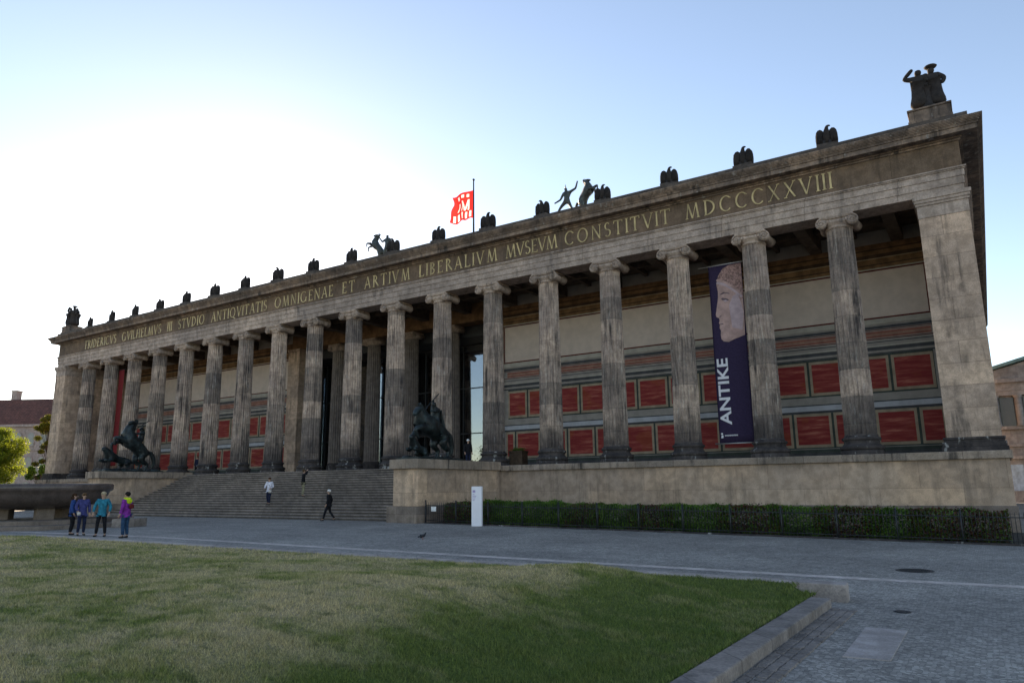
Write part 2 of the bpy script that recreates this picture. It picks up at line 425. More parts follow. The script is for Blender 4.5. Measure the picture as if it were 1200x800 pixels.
def grass():
    NB = 330000
    cx, cy = 42.0, -38.9
    r = np.exp(rng.uniform(np.log(5.2), np.log(40), NB*2)); a = rng.uniform(R(94), R(172), NB*2)
    x = cx + r*np.cos(a); y = cy + r*np.sin(a)
    fe = np.where(x > 13, -26.27 + (x-13)*(1.75/26.66), -26.45)
    ok = (y < fe-.01) & (x < 39.19 + (y+25.2)*.0072)
    x, y, r = x[ok][:NB], y[ok][:NB], r[ok][:NB]; m = len(x)
    z = np.array([lawn_z(a_, b_) for a_, b_ in zip(x, y)])
    clump = np.array([mnoise.noise((a_*2.2, b_*2.2, 5)) for a_, b_ in zip(x, y)])
    edge = np.clip((x-35)/3, 0, 1)
    h = .82*(.018 + .02*rng.random(m) + .05*np.clip(clump-.05, 0, 1) + .014*edge + .035*np.exp(-np.maximum(39.16+(y+25.2)*.0072-x, 0)/.12)*rng.random(m) + .03*np.exp(-np.maximum(fe[ok][:NB]-y, 0)/.15)*rng.random(m))*(.9 + r/40)
    wd = (.0022 + .002*rng.random(m))*(r/5.5)**.85
    th = rng.uniform(0, 2*np.pi, m); le = rng.uniform(.2, 1.1, m)*h; ph = rng.uniform(0, 2*np.pi, m)
    V = np.zeros((m, 3, 3))
    V[:,0] = np.stack([x-np.cos(th)*wd, y-np.sin(th)*wd, z-.006], 1)
    V[:,1] = np.stack([x+np.cos(th)*wd, y+np.sin(th)*wd, z-.006], 1)
    V[:,2] = np.stack([x+np.cos(ph)*le, y+np.sin(ph)*le, z+h], 1)
    me = bpy.data.meshes.new('grass'); me.vertices.add(m*3); me.loops.add(m*3); me.polygons.add(m)
    me.vertices.foreach_set('co', V.reshape(-1)); me.loops.foreach_set('vertex_index', np.arange(m*3, dtype=np.int32))
    me.polygons.foreach_set('loop_start', np.arange(0, m*3, 3, dtype=np.int32))
    me.materials.append(M['blade']); me.update(calc_edges=True)
    at = me.attributes.new('rnd', 'FLOAT', 'FACE'); at.data.foreach_set('value', rng.random(m).astype(np.float32))
    o = bpy.data.objects.new('grass', me); C.objects.link(o)
    tag(o, 'short worn grass of the lawn', 'grass', kind='stuff')
grass()

def quads_mesh(name, P, S, mat, parent=None, flat=None, asp=.6):
    """leaf-sized quads at points P (n,3), sizes S"""
    m = len(P)
    nrm = rng.normal(size=(m,3)); nrm[:,2] = np.abs(nrm[:,2])+.2
    nrm /= np.linalg.norm(nrm, axis=1)[:,None]
    a = np.cross(nrm, rng.normal(size=(m,3))); a /= np.linalg.norm(a, axis=1)[:,None]; b = np.cross(nrm, a)
    a *= S[:,None]; b *= (S*asp)[:,None]
    V = np.stack([P-a, P-b*1.0+a*.1, P+a, P+b*1.0+a*.1], 1)
    me = bpy.data.meshes.new(name); me.vertices.add(m*4); me.loops.add(m*4); me.polygons.add(m)
    me.vertices.foreach_set('co', V.reshape(-1)); me.loops.foreach_set('vertex_index', np.arange(m*4, dtype=np.int32))
    me.polygons.foreach_set('loop_start', np.arange(0, m*4, 4, dtype=np.int32))
    me.materials.append(mat); me.update(calc_edges=True)
    o = bpy.data.objects.new(name, me); C.objects.link(o)
    if parent: o.parent = parent
    return o

# manholes and slab
def manhole(x, y, r, label):
    e = MB(); e.lathe([(r, 0), (r, .008), (r*.9, .012), (r*.88, .006), (.01, .006)], 28)
    for k in range(-3, 4):
        hw = math.sqrt(max(0, (r*.8)**2-(k*r*.22)**2))
        e.box(-hw, hw, k*r*.22-.012, k*r*.22+.012, .006, .013)
    o = e.build('manhole_cover', M['iron'], loc=(x, y, gz(x)+.004))
    tag(o, label, 'manhole cover', 'manhole covers in the setts')
manhole(40.25, -18.55, .42, 'larger dark round manhole cover between the light strip and the hedge')
manhole(40.58, -25.05, .13, 'small dark cover in the setts near the kerb corner')
sb = MB()
sb.add([(40.28,-28.92,gz(40.3)-.02),(40.8,-28.84,gz(40.8)-.02),(40.8,-26.72,gz(40.8)-.02),(40.26,-26.77,gz(40.3)-.02),
        (40.28,-28.92,gz(40.3)+.012),(40.8,-28.84,gz(40.8)+.012),(40.8,-26.72,gz(40.8)+.012),(40.26,-26.77,gz(40.3)+.012)],
       [(0,3,2,1),(4,5,6,7),(0,1,5,4),(1,2,6,5),(2,3,7,6),(3,0,4,7)])
tag(sb.build('stone_slab', M['slab'], bevel=.006), 'smooth grey stone slab set flush in the setts beside the kerb', 'paving slab')

# ------------------------------------------------------------------ museum
S_ = 4.35
MUS = empty('museum_building', (0,0,-4.02))
tag(MUS, 'long neoclassical stone museum with eighteen fluted columns, gilt inscription and wide front steps', 'museum')
MZ = 4.02   # children are built in world coordinates and shifted
def part(mb, name, mats, parent=None, bevel=0):
    return mb.build(name, mats, parent or MUS, loc=(0,0,MZ), bevel=bevel)

FZ = -.93
b = MB()   # podium
b.box(-42.8, 42.8, -1.4, 53, -4.5, -1.28, 0)
part(b, 'podium', M['podium'])
b = MB(); b.box(-42.86, 42.86, -1.46, -1.4, -4.5, -3.25); b.box(42.8, 42.86, -1.4, 53, -4.5, -3.25); b.box(-42.86, -42.8, -1.4, 53, -4.5, -3.25)
part(b, 'podium_plinth', M['plinth'], bevel=.02)
b = MB(); b.box(-42.93, 42.93, -1.52, 53.1, -1.277, FZ); part(b, 'podium_coping', M['cap'], bevel=.03)

b = MB()   # steps
NR = 19; rise = (FZ+4.02)/NR; run = 6.8/NR
for i in range(NR):
    zt = FZ - i*rise; yf = -2.2 - i*run
    b.box(-14.72, 14.72, yf-.03, -1.54, zt-.055, zt-.003)
    b.box(-14.72, 14.72, yf+.035, -1.54, zt-rise-.003, zt-.058, 1)
b.box(-14.72, 14.72, -9.02, -1.54, -4.6, -4.03)
part(b, 'front_steps', [M['step'], M['riser']])
for s in (1, -1):
    b = MB()
    x = sorted
    def bx(x0, x1, y0, y1, z0, z1, m=0):
        q = sorted((x0*s, x1*s)); b.box(q[0], q[1], y0, y1, z0, z1, m)
    bx(15.0, 16.72, -9.25, -1.55, -3.19, -1.23, 0)
    bx(14.73, 16.82, -9.45, -1.56, -4.5, -3.193, 2)
    bx(14.84, 16.84, -9.42, -1.57, -1.227, -.72, 1)
    part(b, 'stair_cheek_wall', [M['podium'], M['cap'], M['plinth']], bevel=.02)

# column: fluted shaft with entasis
def fluted(r0, r1, z0, z1, fl=24, sub=5, rows=12):
    mb = MB(); seg = fl*sub; v = []; f = []
    zs = [z0, z0+.08] + [z0 + (z1-z0)*(i/rows) for i in range(1, rows)] + [z1-.1, z1]
    for i, z in enumerate(zs):
        t = (z-z0)/(z1-z0); r = r0 + (r1-r0)*(t**1.35)
        dep = 0 if i in (0, len(zs)-1) else .125*r
        if i in (0,): r *= 1.04
        for k in range(seg):
            a = 2*math.pi*k/seg; ph = (k % sub)/sub
            d = dep*math.sqrt(max(0, 1-((ph-.5)/.42)**2)) if abs(ph-.5) < .42 else 0
            v.append(((r-d)*math.cos(a), (r-d)*math.sin(a), z))
    for i in range(len(zs)-1):
        for k in range(seg): f.append((i*seg+k, i*seg+(k+1) % seg, (i+1)*seg+(k+1) % seg, (i+1)*seg+k))
    mb.add(v, f, 0, False)
    return mb
def base_prof(k=1.0):
    P = [(.98,-.93),(.98,-.74),(.93,-.7)]
    for a in range(-90, 91, 18): P.append((.9+.1*math.cos(R(a)), -.58+.11*math.sin(R(a))))
    P += [(.86,-.45),(.8,-.36),(.79,-.3),(.82,-.25)]
    for a in range(-90, 91, 18): P.append((.8+.085*math.cos(R(a)), -.155+.085*math.sin(R(a))))
    P += [(.77,-.06),(.76,0)]
    return [(r*k, z) for r, z in P]
def make_capital(z):
    c = MB()
    c.lathe([(.62,z-.05),(.66,z-.02),(.66,z+.02),(.62,z+.05),(.63,z+.1),(.76,z+.2),(.8,z+.28),(.74,z+.34)], 28)
    c.box(-.8,.8,-.76,.76,z+.5,z+.6)                    # abacus
    c.box(-.68,.68,-.66,.66,z+.3,z+.505)                # canalis block
    for sx in (-1, 1):
        cx, cz = sx*.74, z+.24
        prof = []
        for i in range(13):                              # bolster, waisted like a balluster
            t = i/12*2-1; prof.append((.27-.07*(1-t*t)+.015*math.cos(t*12), t*.7))
        v = []; f = []; seg = 18
        for r, yy in prof:
            for k in range(seg):
                a = 2*math.pi*k/seg; v.append((cx+r*math.cos(a), yy, cz+r*math.sin(a)))
        for i in range(12):
            for k in range(seg): f.append((i*seg+k, (i+1)*seg+k, (i+1)*seg+(k+1) % seg, i*seg+(k+1) % seg))
        f.append(tuple(range(seg))); f.append(tuple(range(12*seg+seg-1, 12*seg-1, -1)))
        c.add(v, f, 0, True)
        for sy in (-1, 1):                               # raised spiral on both faces
            path = []
            for i in range(40):
                a = i/39*2*math.pi*2.3; rr = .265*math.exp(-.13*a)
                path.append((cx - sx*rr*math.sin(a)*-1, sy*.715, cz+rr*math.cos(a)))
            c.tube(path, [.042*(1-.5*i/39) for i in range(40)], 6)
            c.ball((cx, sy*.71, cz), .06, seg=8, rings=6)
    for sy in (-1, 1):
        c.tube([(-.74, sy*.69, z+.5), (-.3, sy*.7, z+.46), (.3, sy*.7, z+.46), (.74, sy*.69, z+.5)], .05, 6)
        for k in range(-3, 4): c.ball((k*.15, sy*.7, z+.3), .07, seg=8, rings=6, squash=(.8,.6,1.2))
    return c
HS = 10.58
shaft = fluted(.735, .615, 0, HS).build('column', M['column'], MUS, (0,0,0))
bs = MB(); bs.lathe(base_prof(), 40); bo = bs.build('column_base', M['base'], shaft)
cp = make_capital(HS).build('capital', M['capital'], shaft)
for k in range(18):
    o = shaft if k == 0 else copy_tree(shaft)
    o.location = ((k-8.5)*S_, 0, MZ)
    o.rotation_euler.z = random.randrange(24)*2*math.pi/24
    for ch in o.children:                                # volutes stay frontal
        if ch.name.startswith('capital'): ch.rotation_euler.z = -o.rotation_euler.z
# inner row in the stair hall
isl = MB(); isl = fluted(.66, .57, 0, 10.1, 20, 4, 6); ib = isl.build('inner_column', stone('inner_column_stone', (.25,.24,.23), (.2,.19,.185), (.06,.06,.06), .35, perobj=True), MUS)
icb = MB(); icb.lathe([(.86,-.93),(.86,-.7),(.8,-.6),(.78,-.4),(.74,-.2),(.68,-.05),(.66,0)], 28); icb.build('column_base', M['base'], ib)
icc = MB(); icc.lathe([(.57,10.1),(.6,10.15),(.7,10.35),(.72,10.45)], 24); icc.box(-.75,.75,-.7,.7,10.45,10.65)
for sx in (-1,1):
    icc.tube([(sx*.66,-.66,10.32),(sx*.66,.66,10.32)], .22, 14)
icc.build('capital', M['capital'], ib)
for k, x in enumerate((-6.525, -2.175, 2.175, 6.525)):
    o = ib if k == 0 else copy_tree(ib)
    o.location = (x, 6.75, MZ)

# antae (end piers) with the portico end walls
for s in (1, -1):
    b = MB()
    def bx(x0, x1, y0, y1, z0, z1, m=0):
        q = sorted((x0*s, x1*s)); b.box(q[0], q[1], y0, y1, z0, z1, m)
    bx(40.58, 42.66, -.72, 6.0, -.3, 10.12, 0)
    bx(40.56, 42.68, -.745, 6.0, 10.123, 10.72, 2)
    bx(40.5, 42.74, -.8, 6.0, 10.723, 10.85, 2); bx(40.46, 42.79, -.85, 6.0, 10.853, 11.0, 2); bx(40.42, 42.84, -.9, 6.0, 11.003, 11.197, 2)
    bx(40.33, 42.86, -1.0, 6.0, -.928, -.72, 1); bx(40.38, 42.81, -.95, 6.0, -.717, -.5, 1); bx(40.46, 42.74, -.86, 6.0, -.497, -.4, 1); bx(40.42, 42.78, -.9, 6.0, -.397, -.29, 1)
    part(b, 'corner_pier', [M['anta'], M['base'], M['archi']], bevel=.015)
    b = MB()   # body side wall
    q = sorted((41.2*s, 42.6*s)); b.box(q[0], q[1], 6.003, 53, -.928, 13.6); part(b, 'side_wall', M['anta'])
b = MB(); b.box(-41.2, 41.2, 51.6, 52.9, -.928, 13.6); part(b, 'rear_wall', M['anta'])

# entablature
AB = 11.2
def ring(b, x, y0, z0, z1, yb=53, th=1.4, m=0, front_only=False):
    b.box(-x, x, y0, y0+th, z0, z1, m)
    for s in (1, -1):
        q = sorted((s*x, s*(x-th))); b.box(q[0], q[1], y0+th+.002, yb, z0, z1, m)
b = MB()
ring(b, 42.6, -.66, AB, AB+.33); ring(b, 42.64, -.7, AB+.333, AB+.7); ring(b, 42.68, -.74, AB+.703, AB+1.03)
ring(b, 42.73, -.79, AB+1.033, AB+1.09); ring(b, 42.78, -.84, AB+1.093, AB+1.17)
part(b, 'architrave', M['archi'], bevel=.012)
b = MB(); ring(b, 42.62, -.68, AB+1.173, 13.66); part(b, 'frieze', M['frieze'])
b = MB()
ring(b, 42.7, -.76, 13.663, 13.76, th=2); ring(b, 42.78, -.85, 13.763, 13.84, th=2)
ring(b, 43.42, -1.3, 13.843, 14.08, th=2); ring(b, 43.48, -1.36, 14.083, 14.14, th=2)
for i in range(6):   # sima curve
    t0 = i/6; d = .2*math.sin(t0*math.pi/2)
    ring(b, 43.48+d, -1.38-d, 14.143+i*.055, 14.143+i*.055+.052, th=2)
part(b, 'cornice', M['cornice'], bevel=.012)
b = MB(); ring(b, 43.1, -.82, 14.476, 14.72, th=1.2); ring(b, 43.12, -.85, 14.723, 14.98, th=1.25); part(b, 'blocking_course', M['roofstone'], bevel=.02)
b = MB(); b.box(-42, 42, .5, 52.5, 14.2, 14.45); part(b, 'roof', M['roofstone'])
b = MB(); b.box(-12.6, 12.6, 18.6, 42, 14.45, 22.6); b.box(-13, 13, 18.2, 42.4, 22.603, 22.9); part(b, 'attic_block', M['roofstone'])

# portico ceiling
b = MB(); b.box(-40.55, 40.55, .75, 5.98, 12.1, 12.3)
for k in range(19):
    x = (k-9)*S_ - S_/2 + S_/2
    b.box((k-9)*S_-.32, (k-9)*S_+.32, .76, 5.97, 11.3, 12.098)
for k in range(18):
    x = (k-8.5)*S_
    for y in (2.0, 3.7): b.box(x-1.83, x+1.83, y-.12, y+.12, 11.75, 12.097)
    b.box(x-.12, x+.12, .78, 5.96, 11.78, 12.096)
part(b, 'portico_ceiling', M['ceiling'])

# painted back wall, two wings
for s in (1, -1):
    b = MB()
    names = ['cream','w_grey','w_dgrey','w_blue','w_light','w_tan','w_redline','w_redband','w_brown','w_brown2','w_red','w_dkgreen']
    ix = {n_: i for i, n_ in enumerate(names)}
    X0, X1 = 12.08, 40.56
    def bx(x0, x1, y0, z0, z1, m):
        q = sorted((x0*s, x1*s)); b.box(q[0], q[1], y0, 6.3, z0, z1, ix[m])
    bx(X0, X1, 6.0, -.928, 12.1, 'w_grey')
    def band(z0, z1, m, pr=.01, ins=0): bx(X0+ins, X1-ins, 6.0-pr, z0, z1, m)
    band(-.92, -.5, 'w_dgrey', .03); band(-.497, -.3, 'w_dkgreen', .02)
    band(1.78, 1.9, 'w_dgrey', .012); band(1.903, 2.2, 'w_blue', .05); band(2.203, 2.27, 'w_dgrey', .02); band(2.273, 2.36, 'w_grey', .015)
    band(4.88, 4.96, 'w_dgrey', .02); band(5.1, 5.3, 'w_dgrey', .006); band(5.303, 5.4, 'w_light', .012); band(5.55, 5.6, 'w_dgrey', .006)
    band(5.72, 5.77, 'w_redline', .007); band(5.82, 6.2, 'w_redband', .009, .3); band(5.98, 6.02, 'w_tan', .012, .3); band(6.26, 6.3, 'w_redline', .007)
    band(6.33, 6.5, 'w_dgrey', .006); band(6.6, 6.9, 'w_light', .05); band(6.903, 7.0, 'w_redline', .03)
    band(7.003, 9.7, 'cream', .004); band(9.703, 9.79, 'w_redline', .015); band(9.793, 9.87, 'w_light', .04)
    z = 9.873
    for hgt, m in ((.18,'w_brown'),(.07,'w_brown2'),(.3,'w_brown'),(.05,'w_tan'),(.22,'w_brown2'),(.24,'w_brown'),(.08,'w_brown2'),(.3,'w_brown')):
        band(z, z+hgt-.003, m, .03 if m != 'w_brown2' else .015); z += hgt
    for e0, e1 in ((X0+.02, X0+.1), (X1-.3, X1-.22)): bx(e0, e1, 5.985, 7.02, 9.69, 'w_redline')
    P_ = S_/2
    def panel(xc, z0, z1, lo, hi):
        x0, x1 = max(lo, xc-P_/2+.065), min(hi, xc+P_/2-.065)
        if x1-x0 < .5: return
        bx(x0, x1, 5.985, z0-.16, z1+.16, 'w_tan'); bx(x0+.05, x1-.05, 5.982, z0-.11, z1+.11, 'w_grey' if False else 'w_tan')
        bx(x0+.14, x1-.14, 5.978, z0, z1, 'w_red')
    band(-.26, 1.775, 'w_dkgreen', .005, .15); band(2.7, 4.875, 'w_dkgreen', .005, .35)
    for k in range(-20, 21):
        xg = 36.975 + k*P_
        panel(xg+P_/2, -.03, 1.6, X0+.15, X1-.15)
        panel(xg, 2.95, 4.62, X0+.35, X1-.3)
    part(b, 'painted_wall', [M[n_] for n_ in names])
    b = MB()
    q = sorted((10.56*s, 12.077*s)); b.box(q[0], q[1], 5.6, 7.2, -.928, 10.4); q2 = sorted((10.46*s, 12.07*s)); b.box(q2[0], q2[1], 5.5, 7.25, 10.403, 10.65)
    q3 = sorted((10.46*s, 12.07*s)); b.box(q3[0], q3[1], 5.5, 7.25, -.926, -.4)
    part(b, 'hall_pier', M['anta'], bevel=.02)
b = MB(); b.box(-12.07, 12.07, 6.0, 7.3, 10.66, 12.09); part(b, 'hall_beam', M['w_brown'])
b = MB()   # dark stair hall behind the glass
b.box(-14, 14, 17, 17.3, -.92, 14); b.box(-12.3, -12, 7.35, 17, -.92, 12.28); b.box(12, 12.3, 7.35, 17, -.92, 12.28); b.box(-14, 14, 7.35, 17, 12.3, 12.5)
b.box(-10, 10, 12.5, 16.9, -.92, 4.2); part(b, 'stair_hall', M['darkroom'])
gw = MB(); gw.box(-11.95, 11.95, 10.0, 10.04, -.9, 9.7); go = part(gw, 'glass_front', M['glass'])
gm = MB()
for k in range(12): x = -11.55+k*2.1; gm.box(x-.03, x+.03, 9.93, 10.1, -.9, 9.7)
for z in (-.85, 2.2, 6.0, 9.7): gm.box(-11.95, 11.95, 9.94, 10.09, z-.04, z+.04)
gm.box(-12.0, 12.0, 7.4, 10.2, 9.76, 12.2)
fo = gm.build('mullion_frame', M['iron'], go)

# ------------------------------------------------------------------ inscription: Roman capitals built stroke by stroke
def glyph(ch):
    """list of polygons (u, v), v in 0..1, plus advance"""
    T, t, sf = .125, .055, .045
    P = []
    def L(x0, y0, x1, y1, w):
        d = Vector((x1-x0, y1-y0)).normalized(); n_ = Vector((-d.y, d.x))*w/2
        P.append([(x0-n_.x, y0-n_.y), (x1-n_.x, y1-n_.y), (x1+n_.x, y1+n_.y), (x0+n_.x, y0+n_.y)])
    def D(x0, x1, w):   # diagonal with level ends (x at v=0 -> x at v=1)
        P.append([(x0-w/2, 0), (x0+w/2, 0), (x1+w/2, 1), (x1-w/2, 1)])
    def St(x, w=T, y0=0, y1=1): P.append([(x-w/2, y0), (x+w/2, y0), (x+w/2, y1), (x-w/2, y1)])
    def Sf(x, y, w=.26): P.append([(x-w/2, y-sf/2), (x+w/2, y-sf/2), (x+w/2, y+sf/2), (x-w/2, y+sf/2)])
    def Ba(x0, x1, y, w=t): P.append([(x0, y-w/2), (x1, y-w/2), (x1, y+w/2), (x0, y+w/2)])
    def A(cx, cy, rx, ry, a0, a1, n=16):
        for i in range(n):
            q = []
            for a, o in ((a0+(a1-a0)*i/n, 1), (a0+(a1-a0)*(i+1)/n, 1), (a0+(a1-a0)*(i+1)/n, 0), (a0+(a1-a0)*i/n, 0)):
                c_, s_ = math.cos(R(a)), math.sin(R(a)); w_ = t + (T-t)*abs(c_)
                k = 0 if o else w_
                q.append((cx+(rx-k)*c_, cy+(ry-k*.9)*s_))
            P.append(q)
    def I(x): St(x); Sf(x, .02); Sf(x, .98)
    if ch == 'I': I(.15); adv = .3
    elif ch == 'A': D(.06, .4, t); D(.74, .4, T); Ba(.18, .62, .34); Sf(.06, .02, .2); Sf(.74, .02, .24); adv = .8
    elif ch == 'V': D(.4, .06, T); D(.4, .74, t); Sf(.06, .98, .24); Sf(.74, .98, .2); adv = .8
    elif ch == 'B': I(.15); A(.2, .755, .33, .245, -90, 90); A(.2, .27, .38, .27, -90, 90); adv = .64
    elif ch == 'C': A(.48, .5, .46, .51, 48, 312, 22); Sf(.8, .83, .06); adv = .86
    elif ch == 'G': A(.48, .5, .46, .51, 48, 320, 22); St(.84, T, 0.06, .42); Sf(.84, .42, .24); adv = .98
    elif ch == 'D': I(.15); A(.2, .5, .62, .5, -90, 90, 20); adv = .88
    elif ch == 'E': I(.15); Ba(.15, .56, .975); Ba(.15, .5, .52); Ba(.15, .6, .025); St(.56, t, .84, 1); St(.6, t, 0, .17); adv = .66
    elif ch == 'F': I(.15); Ba(.15, .56, .975); Ba(.15, .48, .5); St(.56, t, .82, 1); adv = .6
    elif ch == 'H': I(.15); I(.71); Ba(.15, .71, .52); adv = .86
    elif ch == 'L': I(.15); Ba(.15, .6, .025); St(.6, t, 0, .17); adv = .64
    elif ch == 'M': D(.08, .2, t); D(.5, .2, T); D(.5, .8, t); D(.94, .8, T); Sf(.08, .02, .2); Sf(.94, .02, .24); adv = 1.04
    elif ch == 'N': St(.12, t); D(.74, .12, T); St(.74, t); Sf(.12, .02, .2); Sf(.74, .98, .2); adv = .88
    elif ch == 'O': A(.5, .5, .47, .51, 0, 360, 28); adv = 1.0
    elif ch == 'Q': A(.5, .5, .47, .51, 0, 360, 28); L(.55, .05, 1.0, -.16, T*.8); adv = 1.02
    elif ch == 'R': I(.15); A(.2, .745, .36, .255, -90, 90); L(.34, .5, .74, .02, T); adv = .76
    elif ch == 'S': A(.3, .745, .25, .265, 40, 270, 14); A(.3, .265, .28, .275, -140, 90, 14); adv = .62
    elif ch == 'T': I(.38); Ba(.02, .74, .975); St(.03, t, .82, 1); St(.73, t, .82, 1); adv = .78
    elif ch == 'X': D(.7, .1, T); D(.1, .7, t); Sf(.1, .02, .22); Sf(.7, .98, .22); adv = .8
    else: adv = .35
    return P, adv
WORDS = [('MDCCCXXVIII',29.05,37.05),('CONSTITVIT',21.15,28.35),('MVSEVM',16.78,20.75),('LIBERALIVM',9.15,16.25),('ARTIVM',3.75,8.55),('ET',1.35,2.95),
         ('OMNIGENAE',-6.6,.55)]
rest = ['FRIDERICVS','GVILHELMVS','III','STVDIO','ANTIQVITATIS']
def wadv(wd): return sum(glyph(c)[1] for c in wd)
tot = sum(wadv(w_) for w_ in rest); x = -37.1; span = (-7.4+37.1) - .9*4
for w_ in rest:
    wl = span*wadv(w_)/tot; WORDS.append((w_, x, x+wl)); x += wl+.9
LB = MB(); LH = .9; LZ = 12.62
for wd, xa, xb in WORDS:
    k = (xb-xa)/wadv(wd); xx = xa
    gsx = k
    for i, ch in enumerate(wd):
        P, adv = glyph(ch)
        ws = min(gsx, .82)
        for j, pg in enumerate(P):
            dep = -.715 - .0012*(j % 9)
            LB.prism([(xx + u*ws*.96 + (adv*k-adv*ws)/2, LZ+v_*LH) for u, v_ in pg], lambda u, v_, d: (u, d, v_), dep, -.679)
        xx += adv*k
part(LB, 'gilt_inscription', M['gold'])

# ------------------------------------------------------------------ skinned figures
def skin(name, joints, edges, mat, parent=None, loc=(0,0,0), root=0, sub=1, smooth=True, mats=None):
    me = bpy.data.meshes.new(name)
    keys = list(joints); id_ = {k: i for i, k in enumerate(keys)}
    me.from_pydata([joints[k][0] for k in keys], [(id_[a], id_[b_]) for a, b_ in edges], [])
    o = bpy.data.objects.new(name, me); C.objects.link(o)
    o.modifiers.new('skin', 'SKIN').use_smooth_shade = smooth
    sv = me.skin_vertices[0].data
    for i, k in enumerate(keys):
        r = joints[k][1]; sv[i].radius = (r, r) if not isinstance(r, tuple) else r
        sv[i].use_root = (i == root)
    if sub: o.modifiers.new('sub', 'SUBSURF').levels = sub
    dg = bpy.context.evaluated_depsgraph_get(); dg.update()
    m2 = bpy.data.meshes.new_from_object(o.evaluated_get(dg))
    o.modifiers.clear(); o.data = m2; bpy.data.meshes.remove(me)
    m2.name = name; m2.materials.clear(); m2.materials.append(mat)
    m2.polygons.foreach_set('use_smooth', [smooth]*len(m2.polygons))
    o.location = loc
    if parent: o.parent = parent
    return o
def merge_into(mb, obj, mat=0):
    me = obj.data; mb.add([v_.co[:] for v_ in me.vertices], [tuple(p.vertices) for p in me.polygons], mat, True)
    bpy.data.objects.remove(obj); bpy.data.meshes.remove(me)

def cloth(name, c, var=.35): return plain(name, c, .85, var, 9, .7, .15)
SKINC = plain('skin', (.42,.25,.18), .55, .12, 12, .05, .35)
SHOE = plain('shoe_leather', (.02,.018,.017), .5, .3, 9)

